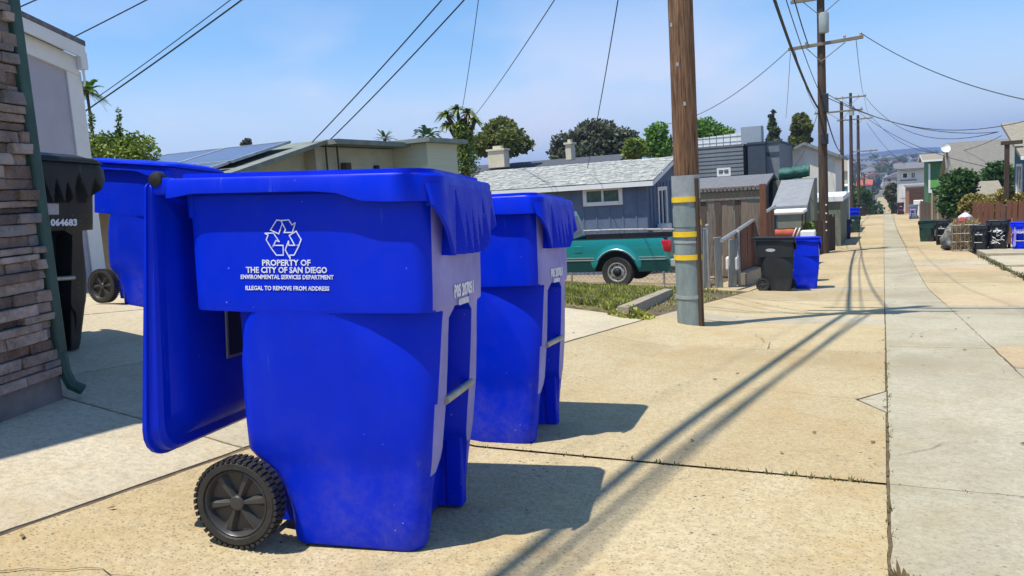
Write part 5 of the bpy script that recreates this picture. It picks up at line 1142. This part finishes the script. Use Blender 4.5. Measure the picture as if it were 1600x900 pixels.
for k,(px,Y,w_) in enumerate(((1600,37.5,70),(1545,36.2,50))): ptree('dry_grass_clump',('pale dry grass mound at the right edge above the brown fence','straw coloured grass mound between the two ochre shrubs')[k],px,306,350,w_,Y,f_dry,n=2600,s=.16,clumps=10,seed=60+k,trunk_r=.03,asp=.2)
# palms and cordylines
def fronds(b,c,n,L_,wd,droop,seed,up=1.0,seg=6,leaflets=False):
    random.seed(seed)
    for k in range(n):
        a=random.uniform(0,2*pi); el=random.uniform(-.2,1.3)*up; d=Vector((cos(a)*cos(el),sin(a)*cos(el),sin(el))); s=Vector((-sin(a),cos(a),0)); pts=[]; l_=L_*random.uniform(.7,1.1)
        for i in range(seg+1): t=i/seg; pts.append(c+d*l_*t+Vector((0,0,-droop*l_*t*t)))
        if not leaflets:
            V=[]; 
            for i,p0 in enumerate(pts): w=wd*(1-(i/seg)**2)*.5+.002; V+= [p0-s*w,p0+s*w+Vector((0,0,w*.4))]
            b.add(V,[(2*i,2*i+1,2*i+3,2*i+2) for i in range(seg)])
        else:
            for i in range(seg*5):
                t=.15+.85*i/(seg*5); p0=c+d*l_*t+Vector((0,0,-droop*l_*t*t))
                for sg in (-1,1):
                    e=(s*sg+d*.6+Vector((0,0,-.35))).normalized()*wd*(1.1-t*.5); q=d*.018*l_; b.add([p0-q,p0+q,p0+e],[(0,1,2)])
def palm(label,px,yc,Y,L_,n,seed,m=f_mid,wd=.09,drp=.5,leaflets=True,name='palm_tree',tr=.09,cat='palm tree'):
    q=atY(px,yc,Y); z0=g(q.x,Y); T=thing(name,label,cat,(q.x,Y,z0)); b=MB(); fronds(b,Vector((0,0,q.z-z0)),n,L_,wd,drp,seed,leaflets=leaflets); b.obj('crown',m,T,'leaf'); t=MB(); t.tube([(0,0,-.2),(0.03,0,(q.z-z0)/2),(0,0,q.z-z0)],[tr*1.3,tr,tr],8); t.obj('trunk',dark_pole,T,40); return T,q.z-z0
T,hh=palm('palm crown with pale dead fronds showing beside the white corner board at left',136,144,14,.66,34,41,m=f_bright,wd=.15,tr=.035); b=MB(); fronds(b,Vector((.05,0,hh-.05)),16,.5,.10,1.1,77,leaflets=True); b.obj('dead_fronds',f_dead,T,'leaf')
palm('small fan palm top over the flat eave, left one',601,216,34,.75,26,42,m=f_mid,wd=.1,drp=.3)
palm('wide feathery palm top over the flat eave, right one',668,214,36,1.3,34,43,m=f_mid,wd=.2,drp=.55)
q=atY(726,262,26); z0=g(q.x,26); T=thing('cordyline_tree','ragged cordyline with strappy heads and a leafy column above the pale garage','tree',(q.x,26,z0))
b=MB(); t=MB(); t.tube([(0,0,-.2),(0,0,atY(722,215,26).z-z0)],[.22,.14],8)
for i,(px,py,L_) in enumerate(((697,180,.55),(714,172,.5),(732,178,.55),(742,190,.45),(722,195,.6),(700,196,.5))):
    c_=atY(px,py,26)-Vector((q.x,26,z0)); fronds(b,c_,42,L_,.11,.6,50+i); t.tube([(0,0,c_.z-1.0),tuple(c_)],[.09,.06],6)
b.obj('strappy_heads',f_yel,T,'leaf'); b=MB(); random.seed(9)
for py,r in ((205,.42),(225,.48),(245,.55),(262,.6)):
    c_=atY(724,py,26)-Vector((q.x,26,z0)); leaves(b,c_,r,700,.13)
b.obj('leafy_column',f_yel,T,'leaf'); b=MB(); fronds(b,atY(731,178,26)-Vector((q.x,26,z0)),18,.5,.08,.9,99); b.obj('dead_leaves',f_dead,T,'leaf'); t.obj('trunk',dark_pole,T,40)
# ice plant bed and dry grass
random.seed(17); b=MB()
ice=foliage('ice plant',(.12,.14,.025),(.44,.44,.09))
def inbed(x,y): return y>8.95+.25*noise.noise(Vector((x*1.5,3,1))) and y<15.2 and x<-2.80-(y-8.9)*.10+.12*noise.noise(Vector((y*1.7,0,4)))
n=0
while n<15000:
    y=8.8+(random.random()**1.5)*6.4; x=random.uniform(-9.5,-2.6)
    if not inbed(x,y): continue
    n+=1; hgt=.07+.06*noise.noise(Vector((x*1.3,y*1.3,0)))+.03*random.random(); z=g(x,y)-.03+max(0,hgt)*.8; a=random.uniform(0,2*pi); s=random.uniform(.012,.024); L_=random.uniform(.04,.085)
    p0=Vector((x,y,z)); e=Vector((cos(a),sin(a),0))*s; d=Vector((random.uniform(-.5,.5),random.uniform(-.6,.3),1)).normalized()*L_; b.add([p0-e,p0+e,p0+d],[(0,1,2)])
o=b.obj('ice_plant',ice,smooth='leaf'); o['kind']='stuff'
b=MB(); m_=11; V=[]
bx_=[-9.6+i*.2 for i in range(35)]; by_=[8.7+i*.22 for i in range(31)]
b.add([(x,y,g(x,y)+(.05+.05*noise.noise(Vector((x*1.3,y*1.3,0))) if inbed(x,y) else -.06)) for y in by_ for x in bx_],[(j*35+i,j*35+i+1,(j+1)*35+i+1,(j+1)*35+i) for j in range(30) for i in range(34)])
o=b.obj('planting_bed',mat('bed soil',(.10,.095,.035),.95,.5,4,col2=(.20,.17,.07)),smooth=60); o['kind']='stuff'
b=MB()
for k in range(700):
    a=random.uniform(0,2*pi); r=random.random()**.5; p0=Vector((-2.66+.26*r*cos(a),8.75+.30*r*sin(a),0)); p0.z=g(p0.x,p0.y)+.16*(1-r)*random.random(); leaves(b,p0,.02,1,.06)
tag(b.obj('ice_plant_clump',ice,smooth='leaf'),'ragged ice plant clump spilling past the end of the kerb','plant')
b=MB(); grs=foliage('dry verge grass',(.13,.14,.03),(.38,.34,.12))
for k in range(9000):
    y=random.uniform(9.6,17.4); x=random.uniform(-3.9,-2.48-.02*max(0,y-11)); 
    if y>16.2 and x>-3.4: continue
    p0=Vector((x,y,g(x,y)-.045)); tuft(b,p0.x,p0.y,p0.z,1,random.uniform(.05,.11)*(.4+1.0*max(0,noise.noise(Vector((x*2,y*1.2,7)))+.35)),.02)
o=b.obj('verge_grass',grs,smooth='leaf'); o['kind']='stuff'
# yard grass / weeds under the right shrubs
# ---------------------------------------------------------------- far city on the opposite slope
random.seed(23)
fw=[mat('far wall %d'%i,c,.9,.08,.5) for i,c in enumerate([(.55,.52,.46),(.62,.6,.57),(.45,.38,.30),(.36,.37,.38),(.5,.42,.33),(.30,.34,.36)])]
fr_=[mat('far roof %d'%i,c,.9,.12,.6) for i,c in enumerate([(.16,.15,.14),(.24,.20,.16),(.30,.13,.09),(.38,.36,.33),(.10,.11,.12)])]
wn=['white','pale grey','tan','grey','cream','blue grey']; rn=['dark','brown','red','pale','charcoal']
fhouses=0
def far_house(x,y,w,d,h,roof,wi,ri):
    z=g(x,y)+rough(x,y)-1; T=thing('hillside_house','small %s house with %s roof on the hazy far slope'%(wn[wi],rn[ri]),'house',(x,y,z),random.uniform(-.15,.15),'small houses on the far slope')
    MB().box(-w/2,w/2,-d/2,d/2,0,h+1).obj('wall',fw[wi],T); r=MB()
    if roof: r.prism([(-w/2-.5,h+.9),(w/2+.5,h+.9),(0,h+1+w*.2)],-d/2-.5,d/2+.5,'y')
    else: r.box(-w/2-.3,w/2+.3,-d/2-.3,d/2+.3,h+1.005,h+1.35)
    r.obj('roof',fr_[ri],T)
    for k in range(2 if w<11 else 3):
        u=-w/2+w*(k+.5)/(2 if w<11 else 3); wo=MB().box(u-.8,u+.8,-d/2-.06,-d/2-.005,h-1.5+.6,h+.3).obj('window',glass,T)
for k in range(210):
    y=125*((1150/125)**(((k+.5)/210)**.72)); px=random.uniform(1300,1480)
    x=gx(px,y)
    if y<430 and abs(x-.2)<4.5+ (6 if y<300 else 5): x+= 11 if x>0 else -11
    far_house(x,y,random.uniform(7,14),random.uniform(7,12),random.choice([3,3.2,5.6,6]),random.random()<.6,random.randrange(6),random.randrange(5))
vm=[]
for i in range(5):
    b=MB(); 
    for k in range(7): leaves(b,Vector((random.uniform(-1.6,1.6),random.uniform(-1.6,1.6),random.uniform(2.2,4.6))),random.uniform(.9,1.6),150,.7)
    vm.append(b.mesh('far_crown',[f_mid,f_dark,f_olive,f_dark,f_mid][i],'leaf'))
tkm=MB().tube([(0,0,-1),(0,0,3.4)],[.3,.15],6).mesh('far_trunk',dark_pole)
for k in range(240):
    y=112*((1100/112)**(random.random()**.75)); px=random.uniform(1298,1500); x=gx(px,y)
    if y<430 and abs(x-.2)<3.6: x+= 5.5 if x>0 else -5.5
    T=thing('hillside_tree',['mid green','dark grey green','olive','dusky dark','fresh green'][k%5]+' leafy tree among the small houses on the hazy far slope','tree',(x,y,g(x,y)+rough(x,y)-.3),random.uniform(0,6),'trees on the far slope'); s=random.uniform(.7,1.7)*(.6+.4*min(1,y/300)); T.scale=(s,s,s*random.uniform(.8,1.3)); link('crown',vm[k%5],T); link('trunk',tkm,T)
# distant mesa
b=MB(); xs2=[-2600+i*80 for i in range(66)]; V=[]
for j,y in enumerate((2300,2700,3050)):
    for x in xs2: V.append((x,y,(0 if j==0 else (55+.012*x+26*noise.noise(Vector((x*.0011,2,1)))+9*noise.noise(Vector((x*.006,7,1))))*(.55 if j==1 else 1)) ))
b.add(V,[(j*66+i,j*66+i+1,(j+1)*66+i+1,(j+1)*66+i) for j in range(2) for i in range(65)]); o=b.obj('distant_hills',mat('distant scrub hills',(.03,.045,.04),.95,.3,.01),smooth=60); o['kind']='structure'
# ---------------------------------------------------------------- haze
hm=bpy.data.materials.new('haze'); hm.use_nodes=True; t=hm.node_tree; t.nodes.clear(); o_=t.nodes.new('ShaderNodeOutputMaterial'); pv=t.nodes.new('ShaderNodeVolumePrincipled'); pv.inputs['Color'].default_value=(.42,.58,.95,1); pv.inputs['Density'].default_value=HAZE; pv.inputs['Anisotropy'].default_value=.2
t.links.new(pv.outputs[0],o_.inputs['Volume']); hb=MB().box(-2650,2650,-80,3250,-32,125).obj('haze',hm,kind='stuff')
